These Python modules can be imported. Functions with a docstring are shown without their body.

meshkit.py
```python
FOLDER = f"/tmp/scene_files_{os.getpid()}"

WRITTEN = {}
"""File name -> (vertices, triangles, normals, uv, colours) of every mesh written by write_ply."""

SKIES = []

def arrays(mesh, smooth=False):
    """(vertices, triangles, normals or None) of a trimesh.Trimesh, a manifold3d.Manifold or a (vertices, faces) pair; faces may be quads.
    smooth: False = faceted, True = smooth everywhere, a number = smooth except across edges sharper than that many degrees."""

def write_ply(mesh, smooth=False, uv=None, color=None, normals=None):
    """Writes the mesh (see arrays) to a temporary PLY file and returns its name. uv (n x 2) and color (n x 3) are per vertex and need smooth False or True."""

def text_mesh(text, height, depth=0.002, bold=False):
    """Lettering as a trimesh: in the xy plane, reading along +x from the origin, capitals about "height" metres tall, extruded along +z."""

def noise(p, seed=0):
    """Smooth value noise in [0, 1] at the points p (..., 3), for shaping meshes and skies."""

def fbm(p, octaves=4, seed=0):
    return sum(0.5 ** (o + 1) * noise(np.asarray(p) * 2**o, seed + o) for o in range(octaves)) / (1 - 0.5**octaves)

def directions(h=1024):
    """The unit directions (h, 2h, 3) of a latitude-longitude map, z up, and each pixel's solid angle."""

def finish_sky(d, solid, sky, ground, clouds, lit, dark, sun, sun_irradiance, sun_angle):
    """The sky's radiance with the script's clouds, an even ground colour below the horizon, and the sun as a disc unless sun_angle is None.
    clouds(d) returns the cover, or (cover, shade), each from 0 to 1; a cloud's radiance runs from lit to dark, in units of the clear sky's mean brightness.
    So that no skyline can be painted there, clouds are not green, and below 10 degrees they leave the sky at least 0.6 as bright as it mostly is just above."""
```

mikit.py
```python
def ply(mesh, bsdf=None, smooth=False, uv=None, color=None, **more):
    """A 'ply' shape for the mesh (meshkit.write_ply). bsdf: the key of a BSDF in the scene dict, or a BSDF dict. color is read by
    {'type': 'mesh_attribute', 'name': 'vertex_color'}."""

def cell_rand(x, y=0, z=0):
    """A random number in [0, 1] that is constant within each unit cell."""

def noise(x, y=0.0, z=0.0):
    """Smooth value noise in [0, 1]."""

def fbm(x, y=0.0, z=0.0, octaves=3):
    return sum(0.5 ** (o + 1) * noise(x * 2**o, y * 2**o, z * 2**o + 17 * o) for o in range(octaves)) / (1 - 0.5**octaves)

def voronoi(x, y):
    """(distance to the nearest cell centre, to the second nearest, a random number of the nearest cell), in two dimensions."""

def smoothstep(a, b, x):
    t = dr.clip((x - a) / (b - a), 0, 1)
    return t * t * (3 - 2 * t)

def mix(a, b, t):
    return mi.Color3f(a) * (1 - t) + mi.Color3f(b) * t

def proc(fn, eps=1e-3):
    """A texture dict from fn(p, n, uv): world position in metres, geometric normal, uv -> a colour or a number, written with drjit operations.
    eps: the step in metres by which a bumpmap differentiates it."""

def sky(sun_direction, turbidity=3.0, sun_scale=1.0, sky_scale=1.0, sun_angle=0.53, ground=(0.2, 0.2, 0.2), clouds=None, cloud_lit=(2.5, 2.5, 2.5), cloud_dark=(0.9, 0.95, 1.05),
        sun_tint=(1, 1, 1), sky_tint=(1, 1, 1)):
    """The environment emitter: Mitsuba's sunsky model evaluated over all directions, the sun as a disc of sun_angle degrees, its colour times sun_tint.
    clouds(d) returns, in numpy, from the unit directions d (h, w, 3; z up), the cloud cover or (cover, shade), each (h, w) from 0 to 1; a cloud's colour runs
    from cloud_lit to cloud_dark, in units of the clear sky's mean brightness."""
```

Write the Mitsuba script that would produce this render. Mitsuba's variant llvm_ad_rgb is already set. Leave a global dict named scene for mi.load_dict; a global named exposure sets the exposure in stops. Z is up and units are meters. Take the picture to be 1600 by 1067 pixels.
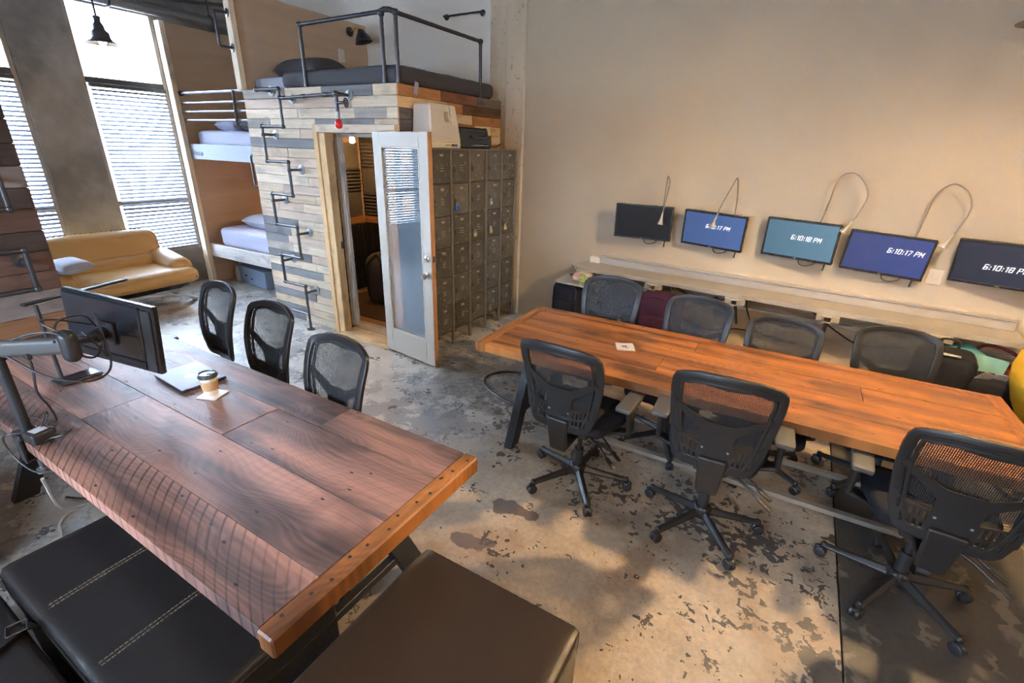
import math, random
import numpy as np
import trimesh
import drjit as dr
import mitsuba as mi
import shapely
import shapely.geometry as sg
from shapely import affinity
import mikit
import meshkit

PI = math.pi
T4 = mi.ScalarTransform4f
scene, labels = {}, {}

# ------------------------------------------------------------------ camera, sky, exposure
YAW, PITCH, ROLL, FPX, CAM_H = math.radians(-29.944), math.radians(22.138), math.radians(1.781), 744.6, 1.95
_f = np.array([math.sin(YAW) * math.cos(PITCH), math.cos(YAW) * math.cos(PITCH), -math.sin(PITCH)])
_r = np.array([math.cos(YAW), -math.sin(YAW), 0.0])
_u = np.cross(_r, _f)
_up = _u * math.cos(ROLL) - _r * math.sin(ROLL)
EYE = np.array([0, 0, CAM_H])
scene['camera'] = {'type': 'perspective', 'fov': math.degrees(2 * math.atan(800 / FPX)), 'fov_axis': 'x', 'near_clip': 0.05, 'far_clip': 200.0,
                   'to_world': T4().look_at(origin=EYE.tolist(), target=(EYE + _f).tolist(), up=_up.tolist())}
exposure = 2.0
SKY = 68.0           # overcast daylight behind the blinds
LAMP_WARM = (1.0, 0.685, 0.36)
LAMP_POWER = 330.0   # radiance of the pendant bulbs
scene['sky'] = mikit.sky((-0.6, 0.2, 0.8), turbidity=6.0, sun_scale=0.0, sky_scale=1.0, ground=(0.45, 0.45, 0.45),
                         clouds=lambda d: np.ones(d.shape[:2]), cloud_lit=(0.74 * SKY, 0.95 * SKY, 1.26 * SKY), cloud_dark=(SKY, SKY, SKY))

# ------------------------------------------------------------------ small helpers: scene entries
def numbered(base):
    if base not in labels and base not in scene and base not in _taken:
        _taken.add(base)
        return base
    i = 1
    while f'{base}_{i:03d}' in _taken or f'{base}_{i:03d}' in scene or f'{base}_{i:03d}' in labels:
        i += 1
    _taken.add(f'{base}_{i:03d}')
    return f'{base}_{i:03d}'
_taken = set()

def thing(name, label, cat, group=None):
    k = numbered(name)
    labels[k] = {'label': label, 'category': cat}
    if group:
        labels[k]['group'] = group
    return k

def struct(name, label=None):
    k = numbered(name)
    labels[k] = {'kind': 'structure'}
    if label:
        labels[k]['label'] = label
    return k

def put(key, mesh, mat, smooth=False, uv=None, M=None, dz=None, **more):
    """One entry under exactly this key. M: 4x4 applied to the mesh."""
    if isinstance(mesh, dict):
        d = dict(mesh)
    else:
        d = mikit.ply(mesh, mat, smooth, uv=uv)
    if M is not None:
        d['to_world'] = T4(np.asarray(M, float).tolist())
    d.update(more)
    scene[key] = d
    return key

def part(holder, name, mesh, mat, smooth=False, uv=None, M=None, label=None, kind=None, **more):
    k = numbered(holder + '__' + name)
    put(k, mesh, mat, smooth, uv, M, **more)
    if label or kind:
        labels[k] = {}
        if label: labels[k]['label'] = label
        if kind: labels[k]['kind'] = kind
    return k

def mat4(x=0, y=0, z=0, rz=0, rx=0, ry=0):
    cz, sz, cx, sx, cy, sy = math.cos(rz), math.sin(rz), math.cos(rx), math.sin(rx), math.cos(ry), math.sin(ry)
    Rz = np.array([[cz, -sz, 0], [sz, cz, 0], [0, 0, 1]]); Rx = np.array([[1, 0, 0], [0, cx, -sx], [0, sx, cx]]); Ry = np.array([[cy, 0, sy], [0, 1, 0], [-sy, 0, cy]])
    M = np.eye(4); M[:3, :3] = Rz @ Rx @ Ry; M[:3, 3] = (x, y, z)
    return M

# ------------------------------------------------------------------ meshes as (vertices, triangles)
def join(*ms):
    vs, fs, n = [], [], 0
    for v, f in ms:
        vs.append(np.asarray(v, float)); fs.append(np.asarray(f, int) + n); n += len(v)
    return np.vstack(vs), np.vstack(fs)

def move(m, M):
    M = np.asarray(M)
    return m[0] @ M[:3, :3].T + M[:3, 3], m[1]

def tm(t):
    return np.array(t.vertices), np.array(t.faces)

def _chamfer_template():
    pts = []
    for sx in (-1, 1):
        for sy in (-1, 1):
            for sz in (-1, 1):
                for k in range(3):
                    p = np.array([sx, sy, sz], float); q = p * 0.8; q[k] = p[k]; pts.append(q)
    pts = np.array(pts)
    from scipy.spatial import ConvexHull
    h = ConvexHull(pts)
    f = h.simplices.copy()
    for i, t in enumerate(f):
        a, b, c = pts[t]
        if np.dot(np.cross(b - a, c - a), h.equations[i][:3]) < 0:
            f[i] = t[[0, 2, 1]]
    return np.sign(pts), (np.abs(pts) < 0.9).astype(float), f
_CS, _CI, _CF = _chamfer_template()
_BV = np.array([[x, y, z] for x in (-1, 1) for y in (-1, 1) for z in (-1, 1)], float)
_BF = np.array([[0, 1, 3], [0, 3, 2], [4, 6, 7], [4, 7, 5], [0, 4, 5], [0, 5, 1], [2, 3, 7], [2, 7, 6], [0, 2, 6], [0, 6, 4], [1, 5, 7], [1, 7, 3]])

def box(x0, x1, y0, y1, z0, z1, bev=0.0):
    c = np.array([x0 + x1, y0 + y1, z0 + z1]) / 2; h = np.abs(np.array([x1 - x0, y1 - y0, z1 - z0])) / 2
    if bev <= 0:
        return _BV * h + c, _BF
    b = min(bev, 0.9 * h.min())
    return _CS * (h - b * _CI) + c, _CF

def cbox(cx, cy, cz, w, d, h, bev=0.0):
    return box(cx - w / 2, cx + w / 2, cy - d / 2, cy + d / 2, cz - h / 2, cz + h / 2, bev)

def _cube_grid(n):
    """Welded n x n x n surface grid of the cube [-1, 1]."""
    key, vs, fs = {}, [], []
    def vid(p):
        k = tuple(p)
        if k not in key:
            key[k] = len(vs); vs.append(p)
        return key[k]
    for ax in range(3):
        a, b = (ax + 1) % 3, (ax + 2) % 3
        for s in (0, n):
            for i in range(n):
                for j in range(n):
                    q = []
                    for di, dj in ((0, 0), (1, 0), (1, 1), (0, 1)):
                        p = [0, 0, 0]; p[ax] = s; p[a] = i + di; p[b] = j + dj
                        q.append(vid(p))
                    if s == 0: q = q[::-1]
                    fs += [[q[0], q[1], q[2]], [q[0], q[2], q[3]]]
    return np.array(vs, float) / n * 2 - 1, np.array(fs)
_GR = {}
def rbox(w, d, h, r, n=10, puff=(0, 0, 0)):
    """Rounded box about the origin; puff bulges the faces."""
    if n not in _GR: _GR[n] = _cube_grid(n)
    g, f = _GR[n]
    half = np.array([w, d, h]) / 2
    r = min(r, half.min() * 0.999)
    t = np.sign(g) * np.abs(g) ** 0.75
    # put more of the grid into the rounding
    p = t * half
    inner = half - r
    q = np.clip(p, -inner, inner)
    dlt = p - q
    L = np.maximum(np.linalg.norm(dlt, axis=1, keepdims=True), 1e-9)
    on = np.max(np.abs(dlt), axis=1, keepdims=True) > 1e-9
    v = np.where(on, q + dlt / L * r, p)
    for k in range(3):
        if puff[k]:
            a, b = (k + 1) % 3, (k + 2) % 3
            s = (1 - (v[:, a] / half[a]) ** 2).clip(0, 1) * (1 - (v[:, b] / half[b]) ** 2).clip(0, 1)
            v[:, k] += np.sign(v[:, k]) * (np.abs(v[:, k]) / half[k]) * puff[k] * s
    return v, f

def pillow_mesh(w, d, h, n=16):
    g, f = _GR.setdefault(n, _cube_grid(n))
    v = g.copy()
    ex = (1 - np.abs(v[:, 0]) ** 4).clip(0) ** 0.5 * (1 - np.abs(v[:, 1]) ** 4).clip(0) ** 0.5
    v[:, 2] = v[:, 2] * (0.04 + 0.96 * ex)
    pin = 1 - 0.10 * (np.abs(v[:, 1]) ** 2)[..., None] * np.array([1, 0, 0]) * (np.abs(v[:, 0:1]) < 0.999)
    return v * np.array([w, d, h]) / 2, f

def tube(pts, r, n=8, closed=False, caps=True, sec=None):
    """Sweep of a circle (or of the 2-D section sec, m x 2) along pts; r may be per point."""
    P = np.asarray(pts, float); m = len(P)
    r = np.broadcast_to(np.asarray(r, float), (m,))
    if closed:
        tan = np.roll(P, -1, 0) - np.roll(P, 1, 0)
    else:
        tan = np.gradient(P, axis=0)
        # mitre at bends
        seg = P[1:] - P[:-1]; seg = seg / np.maximum(np.linalg.norm(seg, axis=1, keepdims=True), 1e-12)
        tan[1:-1] = seg[1:] + seg[:-1]; tan[0] = seg[0]; tan[-1] = seg[-1]
    tan = tan / np.maximum(np.linalg.norm(tan, axis=1, keepdims=True), 1e-12)
    up = np.array([0, 0, 1.0]) if abs(tan[0][2]) < 0.9 else np.array([0, 1.0, 0])
    a = np.cross(up, tan[0]); a /= np.linalg.norm(a)
    if sec is None:
        th = np.arange(n) * 2 * PI / n
        sec = np.stack([np.cos(th), np.sin(th)], 1)
    sec = np.asarray(sec, float); n = len(sec)
    rings = []
    for i in range(m):
        a = a - tan[i] * np.dot(a, tan[i]); a /= max(np.linalg.norm(a), 1e-12)
        b = np.cross(tan[i], a)
        k = 1.0
        if not closed and 0 < i < m - 1:
            k = 1 / max(0.5, float(np.dot(seg[i], tan[i])))
        rings.append(P[i] + r[i] * (sec[:, :1] * a + sec[:, 1:2] * b))
    v = np.vstack(rings)
    f = []
    for i in range(m if closed else m - 1):
        j = (i + 1) % m
        for s in range(n):
            s2 = (s + 1) % n
            f += [[i * n + s, i * n + s2, j * n + s2], [i * n + s, j * n + s2, j * n + s]]
    if not closed and caps:
        v = np.vstack([v, P[:1], P[-1:]])
        c0, c1 = m * n, m * n + 1
        for s in range(n):
            s2 = (s + 1) % n
            f += [[c0, s2, s], [c1, (m - 1) * n + s, (m - 1) * n + s2]]
    return v, np.array(f)

def spline(pts, n=24):
    """Catmull-Rom through the points."""
    P = np.asarray(pts, float)
    Q = np.vstack([2 * P[0] - P[1], P, 2 * P[-1] - P[-2]])
    out = []
    for i in range(1, len(Q) - 2):
        for t in np.linspace(0, 1, n, endpoint=False):
            a, b, c, d = Q[i - 1], Q[i], Q[i + 1], Q[i + 2]
            out.append(0.5 * (2 * b + (c - a) * t + (2 * a - 5 * b + 4 * c - d) * t * t + (3 * b - a - 3 * c + d) * t ** 3))
    return np.array(out + [P[-1]])

def bend(pts, r, k=5):
    """Polyline with its corners rounded."""
    P = [np.asarray(p, float) for p in pts]; out = [P[0]]
    for a, b, c in zip(P, P[1:], P[2:]):
        d1, d2 = (a - b), (c - b)
        l1, l2 = np.linalg.norm(d1), np.linalg.norm(d2); q = min(r, l1 / 2.01, l2 / 2.01)
        s, e = b + d1 / l1 * q, b + d2 / l2 * q
        for t in np.linspace(0, 1, k):
            out.append((1 - t) ** 2 * s + 2 * t * (1 - t) * b + t * t * e)
    return np.array(out + [P[-1]])

def lathe(prof, n=24):
    """Revolve (r, z) points about z."""
    P = np.asarray(prof, float); m = len(P)
    th = np.arange(n) * 2 * PI / n
    v = np.stack([P[:, None, 0] * np.cos(th), P[:, None, 0] * np.sin(th), np.repeat(P[:, 1:2], n, 1)], -1).reshape(-1, 3)
    f = []
    for i in range(m - 1):
        for s in range(n):
            s2 = (s + 1) % n
            f += [[i * n + s, i * n + s2, (i + 1) * n + s2], [i * n + s, (i + 1) * n + s2, (i + 1) * n + s]]
    return v, np.array(f)

def cyl(p0, p1, r, n=12):
    return tube([p0, p1], r, n)

def align(m, a, b):
    """Mesh built along +z from the origin, moved to a and turned towards b."""
    z = np.asarray(b, float) - np.asarray(a, float); z /= np.linalg.norm(z)
    x = np.cross([0, 0, 1.0] if abs(z[2]) < 0.9 else [1.0, 0, 0], z); x /= np.linalg.norm(x); y = np.cross(z, x)
    M = np.eye(4); M[:3, 0], M[:3, 1], M[:3, 2], M[:3, 3] = x, y, z, a
    return move(m, M)

def extrude(poly, depth):
    ps = list(getattr(poly, 'geoms', [poly]))
    return join(*[tm(trimesh.creation.extrude_polygon(g, depth, engine='earcut')) for g in ps])

def refine(m, edge):
    v, f = trimesh.remesh.subdivide_to_size(m[0], m[1], edge, max_iter=12)
    t = trimesh.Trimesh(v, f, process=True)
    return tm(t)

def uvc(m, a, b):
    return np.tile([[float(a), float(b)]], (len(m[0]), 1))

# ------------------------------------------------------------------ materials
def lin(r, g, b):
    return [((c / 255) / 12.92 if c <= 10 else ((c / 255 + 0.055) / 1.055) ** 2.4) for c in (r, g, b)]

def mat(name, color, rough=0.5, metallic=0.0, spec=0.5, clearcoat=0.0, sheen=0.0, cc_gloss=0.8, bump=None, bump_scale=1.0):
    col = color if isinstance(color, dict) else {'type': 'rgb', 'value': list(map(float, color))}
    b = {'type': 'principled', 'base_color': col, 'roughness': float(rough), 'metallic': float(metallic), 'specular': float(spec)}
    if clearcoat: b.update(clearcoat=float(clearcoat), clearcoat_gloss=float(cc_gloss))
    if sheen: b['sheen'] = float(sheen)
    if bump is not None:
        b = {'type': 'bumpmap', 'scale': float(bump_scale), 'tex': bump, 'b': b}
    scene[name] = {'type': 'twosided', 'b': b}
    return name

noise, fbm, sstep, mix, voronoi = mikit.noise, mikit.fbm, mikit.smoothstep, mikit.mix, mikit.voronoi

def blob(x, y, cx, cy, rx, ry):
    return dr.exp(-(dr.square((x - cx) / rx) + dr.square((y - cy) / ry)))

def floor_fn(p, n, uv):
    x, y = p.x, p.y
    big = fbm(x * 0.9 + 3.1, y * 0.9 + 7.7, octaves=3)
    med = fbm(x * 5.0 + 1.3, y * 5.0, octaves=5)
    fine = fbm(x * 55.0, y * 55.0, octaves=4)
    grit = noise(x * 210.0, y * 210.0)
    wx, wy = fbm(x * 26.0, y * 26.0, 1.0, octaves=3) - 0.5, fbm(x * 26.0, y * 26.0, 5.0, octaves=3) - 0.5
    c = mix((0.29, 0.225, 0.160), (0.45, 0.355, 0.255), sstep(0.3, 0.7, big))
    c = mix(c, mi.Color3f(0.48, 0.39, 0.29), 0.55 * sstep(0.52, 0.75, med))
    c = mix(c, mi.Color3f(0.27, 0.165, 0.095), 0.5 * sstep(0.55, 0.72, fbm(x * 3.1 + 40.0, y * 3.1, octaves=4)))
    c = c * (0.74 + 0.36 * fine + 0.16 * grit)
    # greyer, cloudier concrete towards the windows, lightened with painted-in daylight
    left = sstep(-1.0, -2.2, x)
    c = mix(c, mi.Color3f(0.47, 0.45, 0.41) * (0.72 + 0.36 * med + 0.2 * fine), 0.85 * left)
    soft = sstep(0.47, 0.62, fbm(x * 6.0 + 20.0 + 1.2 * wx, y * 6.0 + 1.2 * wy, octaves=5))
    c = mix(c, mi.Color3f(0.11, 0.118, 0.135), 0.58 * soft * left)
    # the worn black coating left in flakes
    zone = dr.clip(blob(x, y, 0.05, 2.36, 0.80, 0.30) * 1.0 + blob(x, y, -0.25, 3.2, 1.6, 0.5) * 0.9 + blob(x, y, -2.2, 3.25, 0.6, 0.5) * 1.0
                   + blob(x, y, -1.75, 2.75, 0.45, 0.3) * 0.7 + blob(x, y, -2.75, 2.6, 1.3, 0.4) * 0.25 + blob(x, y, 0.25, 1.75, 0.55, 0.45) * 0.52 + blob(x, y, -0.55, 2.15, 0.3, 0.2) * 0.5, 0, 1.05)
    cloud = sstep(0.40, 0.66, fbm(x * 3.4 + 14.0, y * 3.4 + 2.0, octaves=4) + 0.22 * (zone - 0.5))
    c = mix(c, mi.Color3f(0.085, 0.078, 0.070), 0.62 * cloud * zone)
    fl = fbm(x * 40.0 + 11.0 + 1.3 * wx, y * 40.0 + 2.0 + 1.3 * wy, octaves=4)
    patch = fbm(x * 5.0 + 4.0, y * 5.0 + 9.0, octaves=4)
    thr = 0.84 - 0.26 * zone - 0.85 * (patch - 0.5)
    c = mix(c, mi.Color3f(0.045, 0.044, 0.046) * (0.7 + 0.6 * fine), 0.90 * sstep(thr - 0.02, thr + 0.03, fl) * (0.35 + 0.65 * sstep(-2.2, -1.4, x)))
    # bigger bare patches by the joint
    strip = blob(x, y, 0.50, 1.85, 0.13, 0.32) + 0.8 * blob(x, y, 0.40, 1.45, 0.2, 0.3)
    f2 = fbm(x * 12.0 + 7.0 + 1.6 * wx, y * 12.0 + 1.6 * wy, octaves=5)
    t2_ = 0.74 - 0.26 * strip
    c = mix(c, mi.Color3f(0.050, 0.047, 0.045) * (0.7 + 0.6 * fine), 0.9 * sstep(t2_ - 0.01, t2_ + 0.015, f2))
    # two old spills
    w1, w2 = fbm(x * 14.0, y * 14.0, 3.0, octaves=4) - 0.5, fbm(x * 14.0 + 8, y * 14.0, 6.0, octaves=4) - 0.5
    s1 = dr.minimum(dr.hypot((x + 1.13) / 0.085, (y - 1.925) / 0.062), dr.hypot((x + 1.02) / 0.080, (y - 1.935) / 0.040)) + 1.5 * w1
    s2 = dr.minimum(dr.hypot((x + 1.17) / 0.085, (y - 1.585) / 0.068), dr.hypot((x + 1.09) / 0.070, (y - 1.60) / 0.060)) + 1.5 * w2
    st = dr.maximum(sstep(1.06, 0.88, s1), sstep(1.06, 0.88, s2))
    c = mix(c, mi.Color3f(0.105, 0.078, 0.070) * (0.7 + 0.6 * med), 0.80 * st)
    # the darker slab beyond the joint
    scr = sstep(0.64, 0.74, fbm(x * 9.0 + 5.0 + wx, y * 4.5 + 1.0, octaves=5))
    dk = mix(mi.Color3f(0.058, 0.051, 0.043) * (0.6 + 0.5 * med + 0.3 * fine), (0.22, 0.18, 0.13), 0.5 * scr)
    return dr.select(x > 0.556, dk, c)

def wood_fn(dark, light, arcs):
    def fn(p, n, uv):
        turn = uv.y > 90          # boards that run across
        x, y = dr.select(turn, p.y, p.x), dr.select(turn, p.x, p.y)
        off = uv.y * 17.31
        warp = fbm(x * 1.3 + off, y * 4.0 + off, octaves=3)
        ring = sstep(0.1, 0.95, 0.5 + 0.5 * dr.sin(y * 210.0 + fbm(x * 2.3 + off, y * 5.5 + off, octaves=2) * 95.0 + off))
        fine = noise(x * 5.0 + off, y * 130.0, 3.0)
        streak = fbm(x * 0.9 + off * 2, y * 13.0 + 0.8 * warp, octaves=4)
        t = 0.18 + 0.45 * uv.x + 1.5 * (streak - 0.5) + 0.14 * (fine - 0.5) + 0.11 * (ring - 0.5)
        c = mix(dark, light, dr.clip(t, 0, 1))
        # dark stained clouds and nail holes
        cl = sstep(0.52, 0.75, fbm(x * 2.2 + off, y * 6.0 + 3.0, octaves=4))
        c = c * (1 - 0.55 * cl)
        d1, d2, r = voronoi(x * 4.2 + off, y * 9.0)
        hole = sstep(0.050, 0.025, d1) * sstep(0.55, 0.6, r)
        c = c * (1 - 0.9 * hole)
        if arcs:
            # arcs left by a circular saw
            s = x + 1.56 * (y - 0.50) - 2.4 * dr.square(y - 0.50) + 0.010 * (noise(x * 6.0, y * 9.0) - 0.5)
            ln = sstep(0.66, 0.95, dr.cos(s * (2 * PI / 0.057))) * (0.35 + 0.65 * sstep(0.25, 0.6, noise(x * 2.0 + 4.0, y * 8.0)))
            own = dr.select(uv.y < 0.5, mi.Float(0.72), mi.Float(0.10))
            c = c * (1 - own * ln)
        return c
    return fn

def wood_bump(p, n, uv):
    x, y = p.x, p.y
    off = uv.y * 17.31
    warp = fbm(x * 1.3 + off, y * 4.0 + off, octaves=3)
    ring = dr.sin(y * 210.0 + fbm(x * 2.3 + off, y * 5.5 + off, octaves=2) * 95.0 + off)
    s = x + 1.56 * (y - 0.50) - 2.4 * dr.square(y - 0.50) + 0.010 * (noise(x * 6.0, y * 9.0) - 0.5)
    own = dr.select(uv.y < 0.5, mi.Float(0.5), mi.Float(0.1))
    return 0.00009 * ring + 0.0005 * fbm(x * 9.0 + off, y * 40.0, octaves=3) - own * 0.0010 * sstep(0.66, 0.95, dr.cos(s * (2 * PI / 0.057)))

PAL = [(0.66, 0.55, 0.41), (0.58, 0.455, 0.32), (0.56, 0.43, 0.33), (0.165, 0.158, 0.155), (0.30, 0.26, 0.22), (0.125, 0.10, 0.085),
       (0.36, 0.17, 0.065), (0.60, 0.40, 0.20), (0.11, 0.055, 0.03), (0.66, 0.64, 0.60), (0.21, 0.09, 0.05), (0.052, 0.034, 0.027), (0.10, 0.052, 0.036), (0.165, 0.135, 0.12), (0.19, 0.09, 0.042)]
CREAM, TAN, PINK, GREY, WARMGREY, DARKGREY, ORANGE, PINE, DARKBROWN, WHITE, REDBROWN, UMBER, RUSSET, DRIFT, RUST = range(15)

def plank_fn(p, n, uv):
    idx = dr.floor(uv.x)
    var = uv.x - idx
    upright = uv.y > 50
    off = uv.y * 7.77
    ax = dr.abs(n.x) > 0.7
    az = dr.abs(n.z) > 0.7
    along = dr.select(upright, p.z, dr.select(ax, p.y, p.x))
    across = dr.select(upright, p.x + p.y, dr.select(az, p.y, p.z))
    c = mi.Color3f(*PAL[0])
    for i in range(1, len(PAL)):
        c = dr.select(idx == i, mi.Color3f(*PAL[i]), c)
    streak = fbm(along * 2.0 + off, across * 38.0 + off, octaves=4)
    fine = noise(along * 9.0 + off, across * 330.0)
    blot = fbm(along * 5.0 + off, across * 9.0 - off, octaves=4)
    c = c * (0.80 + 0.30 * var) * (0.80 + 0.50 * streak) * (0.90 + 0.2 * fine)
    c = c * (1 - 0.28 * sstep(0.55, 0.78, blot))
    return c

def ply_fn(p, n, uv):
    al = dr.select(dr.abs(n.x) > 0.7, p.y, p.x)
    g = fbm(al * 1.2, p.z * 9.0, octaves=4)
    f = noise(al * 6.0, p.z * 160.0)
    return mix((0.47, 0.325, 0.215), (0.60, 0.43, 0.295), dr.clip(g + 0.25 * (f - 0.5), 0, 1))

def concrete_fn(p, n, uv):
    a = fbm(p.x * 1.5 + p.y * 1.5, p.z * 1.5, 2.0, octaves=4)
    b = fbm((p.x + p.y) * 14.0, p.z * 14.0, octaves=3)
    return mix((0.20, 0.185, 0.165), (0.33, 0.305, 0.275), sstep(0.3, 0.7, a)) * (0.85 + 0.3 * b)

def trim_fn(p, n, uv):
    a = fbm(p.x * 9.0, p.z * 3.0, octaves=4)
    sp = 0.6 * sstep(0.84, 0.92, noise(p.x * 42.0, p.z * 30.0, 5.0))
    return mix((0.50, 0.40, 0.28), (0.60, 0.50, 0.37), a) * (1 - 0.5 * sp)

def locker_fn(p, n, uv):
    a = fbm(p.y * 6.0 + uv.x * 9, p.z * 6.0, p.x * 6.0, octaves=4)
    s = sstep(0.68, 0.80, fbm(p.y * 50.0, p.z * 50.0, 1.0, octaves=4))
    c = mix((0.058, 0.052, 0.043), (0.130, 0.116, 0.092), a) * (0.75 + 0.5 * uv.x)
    return mix(c, (0.32, 0.29, 0.24), 0.55 * s)

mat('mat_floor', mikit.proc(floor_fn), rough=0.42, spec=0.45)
mat('mat_wood_dark', mikit.proc(wood_fn((0.065, 0.034, 0.028), (0.42, 0.200, 0.135), True)), rough=0.50, spec=0.75, clearcoat=0.4, cc_gloss=0.4, bump=mikit.proc(wood_bump), bump_scale=1.0)
mat('mat_wood_orange', mikit.proc(wood_fn((0.10, 0.030, 0.010), (0.48, 0.178, 0.040), False)), rough=0.42, spec=0.5)
mat('mat_plank', mikit.proc(plank_fn), rough=0.7, spec=0.3)
mat('mat_plywood', mikit.proc(ply_fn), rough=0.6, spec=0.3)
mat('mat_concrete', mikit.proc(concrete_fn), rough=0.85, spec=0.2)
mat('mat_trim_board', mikit.proc(trim_fn), rough=0.8, spec=0.2)
mat('mat_locker', mikit.proc(locker_fn), rough=0.45, metallic=0.25, spec=0.5)
mat('mat_paint', (0.485, 0.40, 0.285), rough=0.85, spec=0.15)
mat('mat_paint_cool', (0.70, 0.65, 0.57), rough=0.85, spec=0.15)
mat('mat_wallplate', (0.60, 0.51, 0.40), rough=0.5)
mat('mat_ceiling', (0.30, 0.29, 0.27), rough=0.9, spec=0.1)
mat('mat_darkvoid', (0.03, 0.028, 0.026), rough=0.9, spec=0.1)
mat('mat_white', (0.72, 0.71, 0.68), rough=0.45)
mat('mat_white_wood', (0.58, 0.535, 0.46), rough=0.5)
mat('mat_slat', (0.16, 0.18, 0.22), rough=0.5, spec=0.3)
mat('mat_frame', (0.30, 0.265, 0.22), rough=0.45, metallic=0.2)
mat('mat_darkframe', (0.05, 0.05, 0.055), rough=0.5)
mat('mat_pipe', (0.055, 0.055, 0.06), rough=0.34, metallic=0.6, spec=0.6)
mat('mat_rail', (0.20, 0.22, 0.27), rough=0.35, metallic=0.4)
mat('mat_galv', (0.26, 0.26, 0.26), rough=0.4, metallic=0.7)
mat('mat_steel', (0.42, 0.38, 0.32), rough=0.36, metallic=0.75)
mat('mat_chrome', (0.45, 0.43, 0.40), rough=0.20, metallic=1.0)
mat('mat_brass', (0.70, 0.50, 0.16), rough=0.3, metallic=0.9)
mat('mat_counter', (0.31, 0.27, 0.215), rough=0.42, spec=0.5)
mat('mat_ledge', (0.48, 0.43, 0.36), rough=0.3, metallic=0.35)
mat('mat_black', (0.018, 0.018, 0.019), rough=0.42)
mat('mat_chair', (0.014, 0.0135, 0.013), rough=0.40, spec=0.40)
mat('mat_chairframe', (0.014, 0.0135, 0.013), rough=0.40, spec=0.32)
mat('mat_mesh', (0.012, 0.012, 0.0125), rough=0.6)
mat('mat_armpad', (0.050, 0.047, 0.043), rough=0.5)
mat('mat_fabric_black', (0.011, 0.011, 0.013), rough=0.85, spec=0.2)
mat('mat_blacksteel', (0.03, 0.032, 0.036), rough=0.38, metallic=0.3)
mat('mat_gloss', (0.012, 0.013, 0.016), rough=0.07, spec=0.6, clearcoat=0.6)
mat('mat_bezel', (0.012, 0.012, 0.013), rough=0.3)
mat('mat_screen_off', (0.014, 0.013, 0.012), rough=0.45, spec=0.12)
mat('mat_leather_black', (0.014, 0.0125, 0.012), rough=0.33, spec=0.6)
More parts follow.
